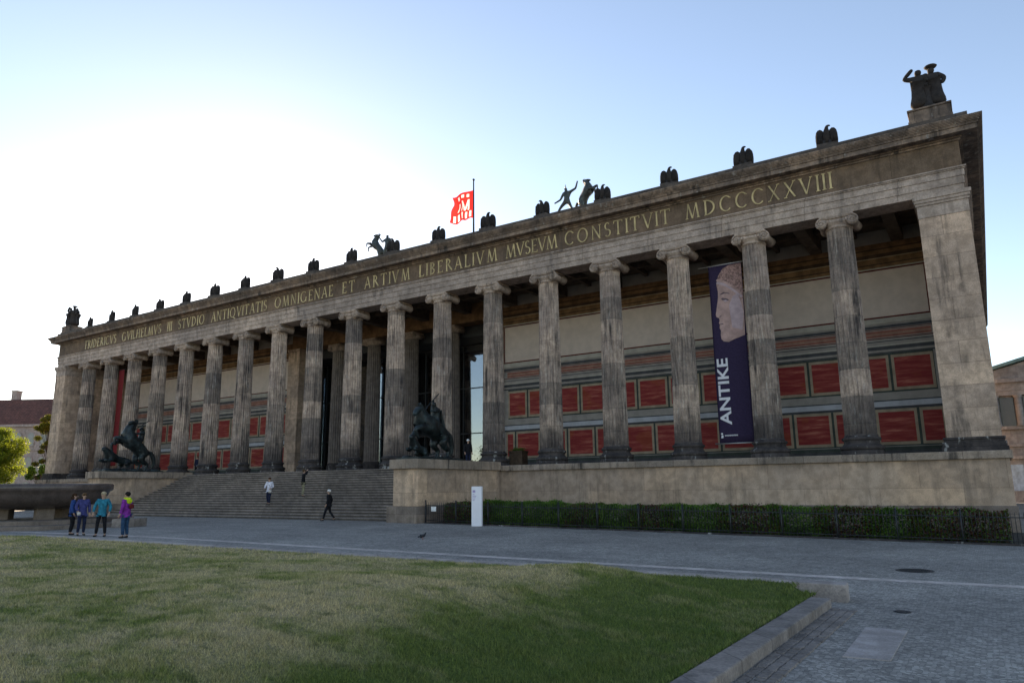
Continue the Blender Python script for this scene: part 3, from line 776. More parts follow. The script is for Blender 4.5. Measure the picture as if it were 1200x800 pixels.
def person(label, loc, rz, top, legs, hair, pose=None, coat=False, hairlong=0, bag=None, scarf=None, scale=1.0, cap=False):
    """1.75 m adult facing local -Y; clothing and hair are children of the continuous body"""
    p = dict(lean=0, lsh=(.19,0,1.42), rsh=(-.19,0,1.42), lel=(.25,.03,1.14), rel=(-.25,.03,1.14), lwr=(.25,-.06,.9), rwr=(-.25,-.06,.9),
             lkn=(.1,-.02,.5), rkn=(-.1,-.02,.5), lan=(.11,.03,.09), ran=(-.11,.03,.09), head=(0,-.02,1.63), nod=0)
    p.update(pose or {})
    V3 = Vector
    hd = V3(p['head']); nk = V3((hd.x*.6, hd.y*.6+.005, 1.48))
    J = dict(pel=((0,0,.95),.1), wai=((0,.01,1.1),.095), che=((0,.01,1.3),.115), nec=((0,.01,1.43),.065), nk2=(tuple(nk+V3((0,0,.03))),.05),
             jaw=(tuple(hd+V3((0,-.03,-.07))),.06), sku=(tuple(hd+V3((0,.005,.02))),.085), top=(tuple(hd+V3((0,.01,.085))),.055))
    E = [('pel','wai'),('wai','che'),('che','nec'),('nec','nk2'),('nk2','jaw'),('jaw','sku'),('sku','top')]
    for s, q in ((1,'l'),(-1,'r')):
        sh, el, wr = V3(p[q+'sh']), V3(p[q+'el']), V3(p[q+'wr'])
        hdv = (wr-el).normalized()
        J[q+'sh'] = (tuple(sh),.062); J[q+'el'] = (tuple(el),.042); J[q+'wr'] = (tuple(wr),.027); J[q+'pa'] = (tuple(wr+hdv*.06),.032)
        E += [('che',q+'sh'),(q+'sh',q+'el'),(q+'el',q+'wr'),(q+'wr',q+'pa')]
        side = hdv.cross(V3((0,1,.2))).normalized()
        for fi in range(4):
            bs_ = wr+hdv*.085+side*(.027-.018*fi); ln = (.055,.07,.075,.062)[fi]
            J[f'{q}f{fi}'] = (tuple(bs_),.01); J[f'{q}g{fi}'] = (tuple(bs_+hdv*ln+V3((0,-.02,0))),.008)
            E += [(q+'pa', f'{q}f{fi}'), (f'{q}f{fi}', f'{q}g{fi}')]
        J[q+'t'] = (tuple(wr+hdv*.05+side*.045+V3((0,-.02,0))),.011); J[q+'u'] = (tuple(wr+hdv*.09+side*.06+V3((0,-.03,0))),.009)
        E += [(q+'pa',q+'t'),(q+'t',q+'u')]
        hip = V3((s*.095,0,.9)); kn, an = V3(p[q+'kn']), V3(p[q+'an'])
        J[q+'hi'] = (tuple(hip),.09); J[q+'kn'] = (tuple(kn),.055); J[q+'an'] = (tuple(an),.038); J[q+'to'] = (tuple(an+V3((s*.02,-.15,-.05))),.035)
        E += [('pel',q+'hi'),(q+'hi',q+'kn'),(q+'kn',q+'an'),(q+'an',q+'to')]
    body = skin('person', J, E, SKINC)
    # face: nose and ears joined to the body mesh, eyes and mouth as small dents
    mb = MB(); merge_into(mb, body, 0)
    mb.ball(hd+V3((0,-.105,-.01)), .017, 0, 8, 6, (.8,1.2,1.5))
    for s in (1,-1):
        mb.ball(hd+V3((s*.083,.0,0)), .028, 0, 8, 6, (.4,.7,1.1)); mb.ball(hd+V3((s*.034,-.083,.022)), .011, 1, 8, 6)
    mb.ball(hd+V3((0,-.09,-.06)), .02, 2, 8, 6, (1.2,.4,.35))
    body = mb.build('person', [SKINC, plain('eye', (.03,.025,.02), .3), plain('lips', (.3,.12,.1), .5)])
    body.location = loc; body.rotation_euler.z = rz; body.scale = (scale,)*3
    tag(body, label, 'person')
    # top garment
    k = 1.0
    hem = .62 if coat else .82
    JT = dict(hem=((0,0,hem),(.2,.17) if coat else (.17,.14)), pel=((0,0,.95),(.175,.14)), wai=((0,.01,1.12),(.165,.13)), che=((0,.01,1.3),(.19,.145)), nec=((0,.01,1.44),(.1,.085)))
    ET = [('pel','hem'),('pel','wai'),('wai','che'),('che','nec')]
    for q in 'lr':
        el, wr = V3(p[q+'el']), V3(p[q+'wr'])
        JT[q+'sh'] = (p[q+'sh'],.085); JT[q+'el'] = (p[q+'el'],.066); JT[q+'wr'] = (tuple(wr-(wr-el)*.08),.05)
        ET += [('che',q+'sh'),(q+'sh',q+'el'),(q+'el',q+'wr')]
    skin('coat' if coat else 'jacket', JT, ET, top, body, root=1)
    JL = dict(pel=((0,0,.96),(.165,.13)), )
    EL = []
    for s, q in ((1,'l'),(-1,'r')):
        JL[q+'hi'] = ((s*.09,0,.84),.105); JL[q+'kn'] = (p[q+'kn'],.075); an = V3(p[q+'an']); JL[q+'an'] = (tuple(an+V3((0,0,.01))),.062)
        EL += [('pel',q+'hi'),(q+'hi',q+'kn'),(q+'kn',q+'an')]
    skin('trousers', JL, EL, legs, body)
    for s, q in ((1,'l'),(-1,'r')):
        an = V3(p[q+'an'])
        skin('shoe', dict(a=(tuple(an+V3((0,.05,-.04))),.045), b=(tuple(an+V3((s*.01,-.06,-.045))),.047), c=(tuple(an+V3((s*.02,-.17,-.055))),.036)), [('a','b'),('b','c')], SHOE, body)
    # hair
    h = MB(); h.ball(hd+V3((0,.022,.045)), .108, 0, 14, 10, (.9,1.0,.85))
    if hairlong:
        hj = skin('hair_tmp', dict(a=(tuple(hd+V3((0,.05,.03))),.095), b=(tuple(hd+V3((0,.085,-.12))),.095), c=(tuple(hd+V3((0,.11,-.12-hairlong))),.06)), [('a','b'),('b','c')], hair)
        merge_into(h, hj, 0)
    if cap: h.ball(hd+V3((0,-.09,.06)), .07, 0, 10, 6, (1.0,1.0,.2))
    h.build('cap' if cap else 'hair', hair, body)
    if scarf: 
        sc_ = MB(); sc_.lathe([(.085,1.4),(.14,1.4),(.155,1.45),(.13,1.53),(.1,1.54)], 16); sc_.ball((.02,.12,1.4), .12, 0, 12, 8, (1.1,.7,.9)); sc_.build('scarf', scarf, body)
    if bag:
        m, pos, sz = bag
        g_ = MB(); rb = skin('bag_tmp', dict(a=((pos[0],pos[1],pos[2]+sz*.7),(sz*.7,sz*.5)), b=((pos[0],pos[1],pos[2]-sz*.7),(sz*.85,sz*.6))), [('a','b')], m); merge_into(g_, rb)
        return body, g_, m
    return body

blue = cloth('blue_jacket', (.02,.06,.2)); blue2 = cloth('royal_blue_jacket', (.05,.055,.17)); teal = cloth('teal_jacket', (.01,.17,.24)); purple = cloth('purple_jacket', (.2,.03,.25))
black = cloth('black_cloth', (.012,.012,.015)); navy = cloth('navy_cloth', (.015,.02,.045)); jeans = cloth('blue_jeans', (.02,.055,.11)); khaki = cloth('khaki_trousers', (.22,.2,.13))
dk = cloth('dark_brown_hair', (.045,.022,.012)); brn = cloth('brown_hair', (.09,.05,.025)); blond = cloth('fair_hair', (.34,.27,.17)); grey = cloth('white_hair', (.6,.58,.55)); blk = cloth('black_hair', (.012,.01,.01))
white = cloth('white_shirt', (.62,.6,.66)); lime = cloth('yellow_green_scarf', (.5,.6,.03)); yellow = cloth('yellow_jacket', (.5,.4,.06)); redc = cloth('dark_red_bag', (.14,.02,.02)); palec = cloth('pale_cloth', (.5,.46,.42))
def bagged(r, name, sc=1):
    body, g_, m = r
    g_.build(name, m, body); return body
G0 = -4.02
person('woman with long dark brown hair in a blue jacket, leftmost of the four standing people', (9.6,-23.0,G0), R(150), blue, black, dk, dict(lel=(.27,0,1.16), lwr=(.2,-.2,1.02), lkn=(.1,-.05,.5)), hairlong=.28, scale=.97)
bagged(person('woman in a royal blue jacket with tied brown hair holding a pale bag', (10.4,-23.0,G0), R(80), blue2, navy, brn, dict(rel=(-.26,.05,1.15), rwr=(-.2,-.12,.98)), bag=(palec, (-.2,-.22,.9), .11), scale=.98), 'cloth_bag')
person('person in a bright teal jacket with fair hair facing the camera', (12.1,-23.1,G0), R(40), teal, black, blond, dict(lan=(.17,.02,.09), ran=(-.17,.03,.09), lkn=(.14,0,.5), rkn=(-.14,0,.5), lel=(.31,.02,1.16), rel=(-.31,.02,1.16), lwr=(.3,-.08,.93), rwr=(-.3,-.08,.93)), hairlong=.1)
bagged(person('person in a purple jacket and blue jeans with yellow-green scarf and dark red backpack', (13.85,-23.1,G0), R(-70), purple, jeans, blk, dict(rel=(-.27,-.05,1.16), rwr=(-.2,-.28,1.02)), scarf=lime, bag=(redc, (0,.22,1.2), .15), scale=.99), 'backpack')
person('man in a long black coat with white hair walking past the steps', (10.2,-9.35,-4.02), R(-62), black, black, grey, dict(lkn=(.1,-.16,.5), rkn=(-.1,.06,.5), lan=(.1,-.26,.09), ran=(-.1,.34,.12), rel=(-.26,.1,1.16), rwr=(-.26,.02,.92)), coat=False)
person('man in dark jacket and khaki trousers with raised arms on the steps', (4.48,-6.3,FZ-11*rise), R(150), black, khaki, brn, dict(lel=(.34,-.14,1.5), rel=(-.34,-.14,1.5), lwr=(.12,-.2,1.66), rwr=(-.12,-.2,1.66)))
bagged(person('person in a white top carrying a pale coat down the steps', (2.5,-7.4,FZ-14*rise), R(25), white, navy, dk, dict(lkn=(.1,-.1,.5), lan=(.1,-.1,.09), ran=(-.1,.12,.12), rel=(-.28,0,1.16), rwr=(-.22,-.22,1.05), lwr=(.22,-.22,1.05), lel=(.28,0,1.16)), bag=(palec, (.2,-.28,.85), .15)), 'pale_coat')
person('distant person in dark clothes in the portico at the top of the steps', (-17.9,.8,FZ), R(20), navy, black, brn)
person('distant person in a yellow jacket standing in the portico behind the rearing horse statue', (-21.6,.5,FZ), R(-30), yellow, navy, blk)
person('white-haired person in dark clothes standing on the terrace behind the right horse statue', (14.0,-1.15,FZ), R(60), black, navy, grey)

# ------------------------------------------------------------------ bronze rider groups on the cheek walls
def quad(J, E, name, mat, parent, sub=2): return skin(name, J, E, mat, parent, sub=sub)
def horse(parent, mat, tilt=.75, sc=1.0, head_down=0.0, mirror=1, fat=1.0, nd=0.0):
    """rearing horse, forward = -Y, hind hooves near origin"""
    def T(y, z):   # rotate the trunk frame about the hips
        c_, s_ = math.cos(tilt), math.sin(tilt)
        return (y*c_ + z*s_*-1*0 - 0, 0)
    hip = Vector((0,.55,1.35)); f = Vector((0,-math.cos(tilt), math.sin(tilt))); u = Vector((0, math.sin(tilt), math.cos(tilt)))
    X = Vector((1,0,0))
    Q = lambda a, b_, x=0: tuple((hip + f*a + u*b_ + X*x*mirror)*sc)
    J = dict(rump=(Q(0,0),.36*sc), loin=(Q(.5,.0),.34*sc), rib=(Q(1.0,-.05),.38*sc), che=(Q(1.4,.02),.35*sc), n1=(Q(1.7+.1*nd,.38-.3*nd),.25*sc), n2=(Q(1.82-.1*head_down+.3*nd,.78-.7*nd,.05),.18*sc), poll=(Q(1.75+.55*nd,1.08-.9*nd,.08),.15*sc),
             fac=(Q(1.92+.1*head_down+.55*nd,.88-.15*head_down-.9*nd,.14),.115*sc), muz=(Q(2.08+.08*head_down+.5*nd,.66-.2*head_down-.9*nd,.2),.08*sc), t0=(Q(-.35,.12),.1*sc))
    J['t1'] = (tuple((hip+Vector((0,.62,-.05)))*sc),.12*sc); J['t2'] = (tuple((hip+Vector((0,.85,-.6)))*sc),.11*sc); J['t3'] = (tuple((hip+Vector((0,.8,-1.15)))*sc),.04*sc)
    E = [('rump','loin'),('loin','rib'),('rib','che'),('che','n1'),('n1','n2'),('n2','poll'),('poll','fac'),('fac','muz'),('rump','t0'),('t0','t1'),('t1','t2'),('t2','t3')]
    for s, q in ((1,'l'),(-1,'r')):
        o = .1 if s > 0 else -.12
        J[q+'h1'] = (tuple((hip+Vector((s*.24,-.1,-.3)))*sc),.23*sc); J[q+'kn'] = (tuple((hip+Vector((s*.26,-.3+o,-.62)))*sc),.15*sc)
        J[q+'ho'] = (tuple((hip+Vector((s*.25,.18+o,-.85)))*sc),.09*sc); J[q+'fe'] = (tuple((hip+Vector((s*.25,.05+o,-1.2)))*sc),.065*sc); J[q+'hf'] = (tuple((hip+Vector((s*.25,-.08+o,-1.32)))*sc),.085*sc)
        E += [('rump',q+'h1'),(q+'h1',q+'kn'),(q+'kn',q+'ho'),(q+'ho',q+'fe'),(q+'fe',q+'hf')]
        k = .15*s
        J[q+'s'] = (Q(1.42,-.25,s*.2),.17*sc); J[q+'e'] = (Q(1.75+k,-.42,s*.22),.11*sc); J[q+'w'] = (Q(2.0+k,-.75+k,s*.2),.075*sc); J[q+'c'] = (Q(1.72+k,-1.02+k,s*.2),.055*sc); J[q+'d'] = (Q(1.6+k,-1.08+k,s*.2),.07*sc)
        E += [('che',q+'s'),(q+'s',q+'e'),(q+'e',q+'w'),(q+'w',q+'c'),(q+'c',q+'d')]
    J = {k_: (a_, r_*fat) for k_, (a_, r_) in J.items()}
    h = skin('horse', J, E, mat, parent, sub=1)
    mb = MB()   # ears and mane ridge
    for s in (1,-1):
        p0 = Vector(Q(1.78+.55*nd,1.18-.9*nd,.08+s*.07)); mb.tube([p0, p0+Vector((0,0,.16*sc))], [.045*sc,.008], 6)
    prev = None
    for i in range(7):
        t_ = i/6; p0 = Vector(Q(1.42+(.3+.5*nd)*t_,.42+(.75-.8*nd)*t_, .02)); mb.ball(p0+Vector((0,.06,0)), .13*sc, 0, 8, 6, (.55,1,1.1))
    mb.build('mane', mat, parent)
    return h, Q
def man(name, mat, parent, J0, fat=1.0):
    """J0: pel, che, nk, hd, l/r: sh el wr, hi kn an"""
    J = dict(pel=(J0['pel'],.17), wai=(tuple((Vector(J0['pel'])+Vector(J0['che']))/2),.155), che=(J0['che'],.2), nk=(J0['nk'],.08), hd=(J0['hd'],.12), tp=(tuple(Vector(J0['hd'])+Vector((0,0,.12))),.085))
    E = [('pel','wai'),('wai','che'),('che','nk'),('nk','hd'),('hd','tp')]
    for q in 'lr':
        J[q+'sh'] = (J0[q+'sh'],.1); J[q+'el'] = (J0[q+'el'],.07); J[q+'wr'] = (J0[q+'wr'],.05); v_ = (Vector(J0[q+'wr'])-Vector(J0[q+'el'])).normalized()
        J[q+'ha'] = (tuple(Vector(J0[q+'wr'])+v_*.12),.05)
        J[q+'hi'] = (J0[q+'hi'],.14); J[q+'kn'] = (J0[q+'kn'],.095); J[q+'an'] = (J0[q+'an'],.06); J[q+'to'] = (tuple(Vector(J0[q+'an'])+Vector((0,-.2,-.08))),.05)
        E += [('che',q+'sh'),(q+'sh',q+'el'),(q+'el',q+'wr'),(q+'wr',q+'ha'),('pel',q+'hi'),(q+'hi',q+'kn'),(q+'kn',q+'an'),(q+'an',q+'to')]
    J = {k_: (a_, r_*fat) for k_, (a_, r_) in J.items()}
    return skin(name, J, E, mat, parent, sub=1)
def beast(mat, parent, off, sc=1.0, rz=0, name='panther', up=.6):
    c_, s_ = math.cos(rz), math.sin(rz)
    def Q(x, y, z): x *= sc; y *= sc; return (off[0]+x*c_-y*s_, off[1]+x*s_+y*c_, off[2]+z*sc)
    J = dict(rump=(Q(0,.75,.42),.26*sc), bel=(Q(0,.2,.5),.22*sc), che=(Q(0,-.35,.55+up*.4),.28*sc), nk=(Q(0,-.62,.78+up*.6),.2*sc), hd=(Q(.02,-.82,.9+up*.8),.19*sc), mz=(Q(.02,-1.02,.84+up*.8),.11*sc),
             t0=(Q(0,1.1,.4),.08*sc), t1=(Q(.2,1.5,.2),.06*sc), t2=(Q(.5,1.7,.3),.04*sc))
    E = [('rump','bel'),('bel','che'),('che','nk'),('nk','hd'),('hd','mz'),('rump','t0'),('t0','t1'),('t1','t2')]
    for s, q in ((1,'l'),(-1,'r')):
        J[q+'h'] = (Q(s*.22,.72,.3),.18*sc); J[q+'k'] = (Q(s*.3,.45,.22),.12*sc); J[q+'o'] = (Q(s*.28,.82,.12),.08*sc); J[q+'p'] = (Q(s*.28,.55,.06),.08*sc)
        J[q+'s'] = (Q(s*.2,-.42,.4+up*.35),.14*sc); J[q+'e'] = (Q(s*.26,-.62,.25+up*.5),.1*sc); J[q+'f'] = (Q(s*.24,-.95,.12+up*1.1),.09*sc)
        E += [('rump',q+'h'),(q+'h',q+'k'),(q+'k',q+'o'),(q+'o',q+'p'),('che',q+'s'),(q+'s',q+'e'),(q+'e',q+'f')]
    return skin(name, J, E, mat, parent, sub=1)

CT = -.72
g1 = empty('rider_statue', (-15.95,-6.2,CT)); tag(g1, 'dark green bronze rider on a rearing horse above a panther, left of the steps', 'statue')
mb = MB(); 
for i in range(26): mb.ball((random.uniform(-.55,.55), random.uniform(-2.3,1.7), .08), random.uniform(.22,.42), 0, 10, 6, (1,1.2,.5))
mb.box(-.8,.8,-2.6,2.1,0,.1); mb.build('bronze_base', M['bronze'], g1)
hs, Q = horse(g1, M['bronze'], .66, 1.22, fat=1.4)
P0 = Vector(Q(.62,.42)); PV = lambda x, y, z: tuple(P0+Vector((x,y,z)))
man('rider', M['bronze'], g1, dict(pel=PV(0,0,0), che=PV(0,.12,.55), nk=PV(0,.1,.8), hd=PV(.05,.02,1.0), lsh=PV(.26,.1,.66), rsh=PV(-.26,.14,.66), lel=PV(.4,-.25,.55), lwr=PV(.3,-.55,.55),
    rel=PV(-.45,.42,.85), rwr=PV(-.35,.35,1.2), lhi=PV(.2,-.05,-.1), rhi=PV(-.2,-.05,-.1), lkn=PV(.46,-.5,-.25), rkn=PV(-.46,-.5,-.25), lan=PV(.45,-.1,-.75), ran=PV(-.45,-.1,-.75)), 1.35)
mb = MB(); mb.tube([PV(-.5,.95,1.75), PV(-.2,-.6,.75), PV(-.1,-1.3,.3)], .03, 6); mb.build('spear', M['bronze'], g1)
beast(M['bronze'], g1, (.05,-1.5,.3), 1.3, .2, 'panther', .3)

g2 = empty('rider_statue', (15.9,-6.9,CT)); tag(g2, 'dark bronze rider on a horse fighting a lion, right of the steps', 'statue')
mb = MB()
for i in range(22): mb.ball((random.uniform(-.55,.55), random.uniform(-2.0,1.4), .08), random.uniform(.2,.36), 0, 10, 6, (1,1.2,.5))
mb.box(-.8,.8,-2.3,1.6,0,.1); mb.build('bronze_base', M['bronze'], g2)
hs, Q = horse(g2, M['bronze'], .3, 1.14, .6, 1, fat=1.42, nd=.6)
P0 = Vector(Q(.62,.42))
man('rider', M['bronze'], g2, dict(pel=PV(0,0,0), che=PV(.05,-.12,.5), nk=PV(.07,-.22,.74), hd=PV(.1,-.3,.93), lsh=PV(.28,-.1,.6), rsh=PV(-.2,-.05,.62), lel=PV(.4,-.4,.5), lwr=PV(.3,-.7,.5),
    rel=PV(-.45,.25,.85), rwr=PV(-.3,.15,1.15), lhi=PV(.2,-.05,-.1), rhi=PV(-.2,-.05,-.1), lkn=PV(.44,-.4,-.35), rkn=PV(-.44,-.4,-.35), lan=PV(.46,.1,-.8), ran=PV(-.46,.1,-.8)), 1.35)
mb = MB(); mb.tube([PV(-.5,.9,1.7), PV(-.2,-.5,.8), PV(-.1,-1.4,-.2)], .03, 6); mb.build('spear', M['bronze'], g2)
mb = MB()      # rider's cloak hanging behind
cl = []; fc = []
for i in range(8):
    for j in range(6):
        cl.append(PV(-.35+.14*j, .18+.35*(i/7)+.07*math.sin(j*2+i), .62-1.5*(i/7)))
for i in range(7):
    for j in range(5): fc.append((i*6+j, i*6+j+1, (i+1)*6+j+1, (i+1)*6+j))
mb.add(cl, fc, 0, True); co = mb.build('cloak', M['bronze'], g2); sm = co.modifiers.new('thick', 'SOLIDIFY'); sm.thickness = .05
beast(M['bronze'], g2, (.05,-1.55,.12), .95, .3, 'lion', .3)

# ------------------------------------------------------------------ roof eagles
def outline_solid(pts, mapf, t0, t1, mb, mat=0):
    mb.prism(pts, mapf, t0, t1, mat)
def make_eagle():
    root = empty('roof_eagle', (0,0,0))
    mb = MB(); mb.box(-.52,.52,-.36,.36,0,.16); mb.build('plinth', M['roofstone'], root, bevel=.02)
    mb = MB()
    J = dict(tail=((0,.12,.2),.17), bel=((0,.0,.45),.22), che=((0,-.08,.8),.21), nk=((.02,-.08,1.02),.12), hd=((.05,-.1,1.18),.1), bk=((.15,-.12,1.2),.06), tp=((.23,-.13,1.155),.022))
    b0 = skin('tmp', J, [('bel','tail'),('bel','che'),('che','nk'),('nk','hd'),('hd','bk'),('bk','tp')], M['eagle'], None)
    merge_into(mb, b0)
    for s in (1,-1): mb.tube([(s*.13,-.06,.4),(s*.15,-.16,.2),(s*.15,-.26,.17)], [.09,.06,.05], 8)
    mb.build('eagle_body', M['eagle'], root)
    for s in (1,-1):
        mb = MB(); pts = []
        # wing: shoulder arch outside the body, long primaries hanging down
        for u, z in ((.1,.86),(.17,1.0),(.28,1.08),(.4,1.05),(.49,.92),(.53,.72),(.54,.45),(.52,.2),(.4,.18),(.28,.2),(.2,.35),(.12,.55)): pts.append((s*u, z))
        if s < 0: pts = pts[::-1]
        mb.prism(pts[::-1], lambda u, z, d: (u, d - .12*abs(u) + .02, z), .12, -.05)
        for k in range(5):
            x = s*(.22+.065*k); mb.tube([(x*.95, -.1-.1*abs(x), .88), (x, -.09-.1*abs(x), .5), (x, -.08-.1*abs(x), .2)], [.03,.034,.022], 6)
        mb.build('wing', M['eagle'], root)
    return root
eg = make_eagle()
ords = ['first','second','third','fourth','fifth','sixth','seventh','eighth','ninth']
names_e = []
for k in range(18):
    o = eg if k == 0 else copy_tree(eg)
    i = 17-k   # counted from the right
    o.location = ((i-8.5)*S_-.08, -.4, 14.98); o.rotation_euler.z = R(random.uniform(-11,11)); sc_e = random.uniform(.95,1.06); o.scale = ((-1 if i in (13, 10, 7, 3) else 1)*sc_e, sc_e, sc_e)
    if k < 9: lab = f'dark stone eagle on the roof edge over the {ords[k]} column from the right corner'
    else: lab = f'dark stone eagle on the roof edge over the {ords[17-k]} column from the left corner'
    tag(o, lab, 'statue', 'stone eagles along the roof edge')

# corner groups of draped figures
def draped(mb, x, y, h=1.75, arm=None, arm2=None, lean=0, hat=False, mat=M['eagle']):
    J = dict(ft=((x,y,.1),(.3,.26)), kn=((x+lean*.2,y-.05,.5),(.27,.24)), hip=((x+lean*.4,y,.9),(.22,.2)), wai=((x+lean*.6,y,1.12),.15), che=((x+lean*.8,y,1.32),(.2,.16)), nk=((x+lean,y,1.5),.07), hd=((x+lean,y-.03,1.64),.11), tp=((x+lean,y,1.74),.08))
    E = [('hip','kn'),('kn','ft'),('hip','wai'),('wai','che'),('che','nk'),('nk','hd'),('hd','tp')]
    for q, s, a in (('l',1,arm2),('r',-1,arm)):
        el, wr = a if a else ((x+s*.32,y-.05,1.1),(x+s*.2,y-.25,.95))
        J[q+'s'] = ((x+lean*.8+s*.2,y,1.42),.09); J[q+'e'] = (el,.075); J[q+'w'] = (wr,.055); E += [('che',q+'s'),(q+'s',q+'e'),(q+'e',q+'w')]
    J = {k_: (tuple(Vector(a_)*1.12), tuple(q_*1.5 for q_ in r_) if isinstance(r_, tuple) else r_*1.45) for k_, (a_, r_) in J.items()}
    b0 = skin('tmp', J, E, mat, None, root=2); merge_into(mb, b0)
for s, lab in ((1, 'dark group of draped figures with raised arms on the pedestal at the right roof corner'), (-1, 'dark group of draped figures on the pedestal at the left roof corner')):
    e = empty('corner_statue', (s*41.62, -.1, 14.98)); tag(e, lab, 'statue', 'statue groups on the roof corners')
    mb = MB(); mb.box(-.95,.95,-.7,.7,0,.14); mb.box(-.88,.88,-.64,.64,.143,.66); mb.box(-.95,.95,-.7,.7,.663,.76); mb.build('pedestal', M['cornice'], e, bevel=.02)
    mb = MB()
    draped(mb, -.27, -.15, arm=((-.72,-.15,1.5),(-.36,-.2,1.84)), lean=.06)
    fo_ = mb.build('figure', M['eagle'], e, (0,0,.72)); fo_.scale = (1.18,1.1,1.16)
    mb = MB(); draped(mb, .27, -.05, arm2=((.62,-.1,1.2),(.5,-.2,.95)), lean=-.06); 
    mb.lathe([(.05,1.92),(.2,1.97),(.25,2.03),(.22,2.06),(.02,2.05)], 18, (.24,-.05,0)); fo_ = mb.build('figure', M['eagle'], e, (0,0,.72)); fo_.scale = (1.18,1.1,1.16)
    mb = MB(); draped(mb, .0, .3, arm2=None); fo_ = mb.build('figure', M['eagle'], e, (0,0,.72)); fo_.scale = (1.18,1.1,1.16)
    mb = MB(); mb.lathe([(.3,0),(.32,.1),(.2,.2),(.14,.9),(.2,1.05),(.24,1.1)], 14, (0,-.35,.76)); mb.build('candelabrum', M['eagle'], e)

# horse tamers on the attic block
for s, lab in ((1, 'bronze man with raised arm beside a rearing horse on the roof, right of the flag'), (-1, 'bronze man with raised arm beside a rearing horse on the roof, left of the flag')):
    e = empty('horse_tamer_statue', (11.4 if s > 0 else -14.5, 20.2, 22.9)); tag(e, lab, 'statue', 'horse tamer statues on the attic')
    mb = MB(); mb.box(-2.4,2.4,-.9,.9,0,.8); mb.build('pedestal', M['roofstone'], e, bevel=.03)
    hr = empty('tmp_horse', (0,0,0))
    h1, Q = horse(hr, M['bronze_grey'], .8, .98, .5, fat=1.3)
    for ch in list(hr.children):
        ch.parent = e; ch.rotation_euler.z = R(75 if s > 0 else -75); ch.location = ((.9 if s > 0 else -.6), 0, .8)
    bpy.data.objects.remove(hr)
    z0 = .85; xo = -1.1 if s > 0 else 1.1
    V_ = lambda x, y, z: (xo+x*1.3, y*1.1, z0+z*1.12)
    if s > 0:
        man('figure', M['bronze_grey'], e, dict(pel=V_(0,-.2,1.35), che=V_(.05,-.2,1.95), nk=V_(.0,-.2,2.25), hd=V_(-.05,-.22,2.45), lsh=V_(.32,-.2,2.1), rsh=V_(-.25,-.2,2.08), lel=V_(.8,-.2,2.3), lwr=V_(.95,-.2,2.85),
            rel=V_(-.5,-.25,1.55), rwr=V_(-.95,-.3,1.35), lhi=V_(.16,-.2,1.25), rhi=V_(-.14,-.2,1.25), lkn=V_(.35,-.2,.75), rkn=V_(-.45,-.3,.85), lan=V_(.6,-.1,.12), ran=V_(-.85,-.2,.35)), 1.55)
        mb = MB(); mb.tube([V_(-.05,-.22,2.5), V_(-.05,-.22,2.9)], [.08,.01], 6); mb.build('helmet_spike', M['bronze_grey'], e)
    else:
        man('figure', M['bronze_grey'], e, dict(pel=V_(0,-.2,1.35), che=V_(.05,-.2,1.95), nk=V_(.02,-.2,2.25), hd=V_(.02,-.22,2.45), lsh=V_(.3,-.2,2.08), rsh=V_(-.28,-.2,2.1), lel=V_(.5,-.25,1.6), lwr=V_(.3,-.4,1.3),
            rel=V_(-.6,-.2,1.95), rwr=V_(-.95,-.2,2.5), lhi=V_(.16,-.2,1.25), rhi=V_(-.14,-.2,1.25), lkn=V_(.4,-.3,.8), rkn=V_(-.25,-.3,.7), lan=V_(.7,-.1,.12), ran=V_(-.3,-.1,.12)), 1.55)

# flag
fl = empty('flagpole', (-.73,19.6,14.45)); tag(fl, 'thin flagpole with a fluttering red and white flag on the museum roof', 'flag')
mb = MB(); mb.tube([(0,0,8.45),(0,0,15.6)], [.11,.07], 10); mb.ball((0,0,15.68), .14, 0, 10, 8); mb.build('pole', M['iron'], fl)
def flag_mat(name, c):
    t = NT(name); d = t.n('BsdfDiffuse', {'Color': col(c)}); tr = t.n('BsdfTranslucent', {'Color': col(c)})
    mx = t.n('MixShader', {0: .6, 1: d.outputs[0], 2: tr.outputs[0]}); t.t.links.new(mx.outputs[0], t.out.inputs[0]); return t.mat
mb = MB(); W_, H_ = 3.1, 3.2; NXf, NZf = 48, 54; v = []
for j in range(NZf+1):
    for i in range(NXf+1):
        u, w_ = i/NXf, j/NZf
        y = .22*u*math.sin(u*9+w_*2.2)+.12*math.sin(w_*11+u*5)*u
        x = -u*W_*(.92-.06*math.sin(w_*5)); z = 14.5 - w_*H_*(1-.05*u) + .22*math.sin(u*5+.3)*u + .12*math.sin(u*14)*(w_)
        v.append((x, y, z))
def in_m(u, w_):
    if not (.3 < w_ < .66): return False
    k = (w_-.3)/.36
    if .2 < u < .27 or .52 < u < .59: return True
    return abs(u-(.24+.155*k)) < .035 or abs(u-(.555-.155*k)) < .035
fr, mr = [], []
for j in range(NZf):
    for i in range(NXf):
        u, w_ = (i+.5)/NXf, (j+.5)/NZf
        wh = in_m(u, w_) or (.7 < u < .78 and .3 < w_ < .62) or (.72 < w_ < .95 and (int(u*11) % 2 == 1) and .1 < u < .9) or (.1 < w_ < .2 and (int(u*9) % 2 == 0) and .1 < u < .85)
        mb.add([v[j*(NXf+1)+i], v[j*(NXf+1)+i+1], v[(j+1)*(NXf+1)+i+1], v[(j+1)*(NXf+1)+i]], [(0,1,2,3)], 1 if wh else 0, True)
mb.build('flag', [flag_mat('flag_red', (.62,.03,.03)), flag_mat('flag_white', (.85,.8,.78))], fl)

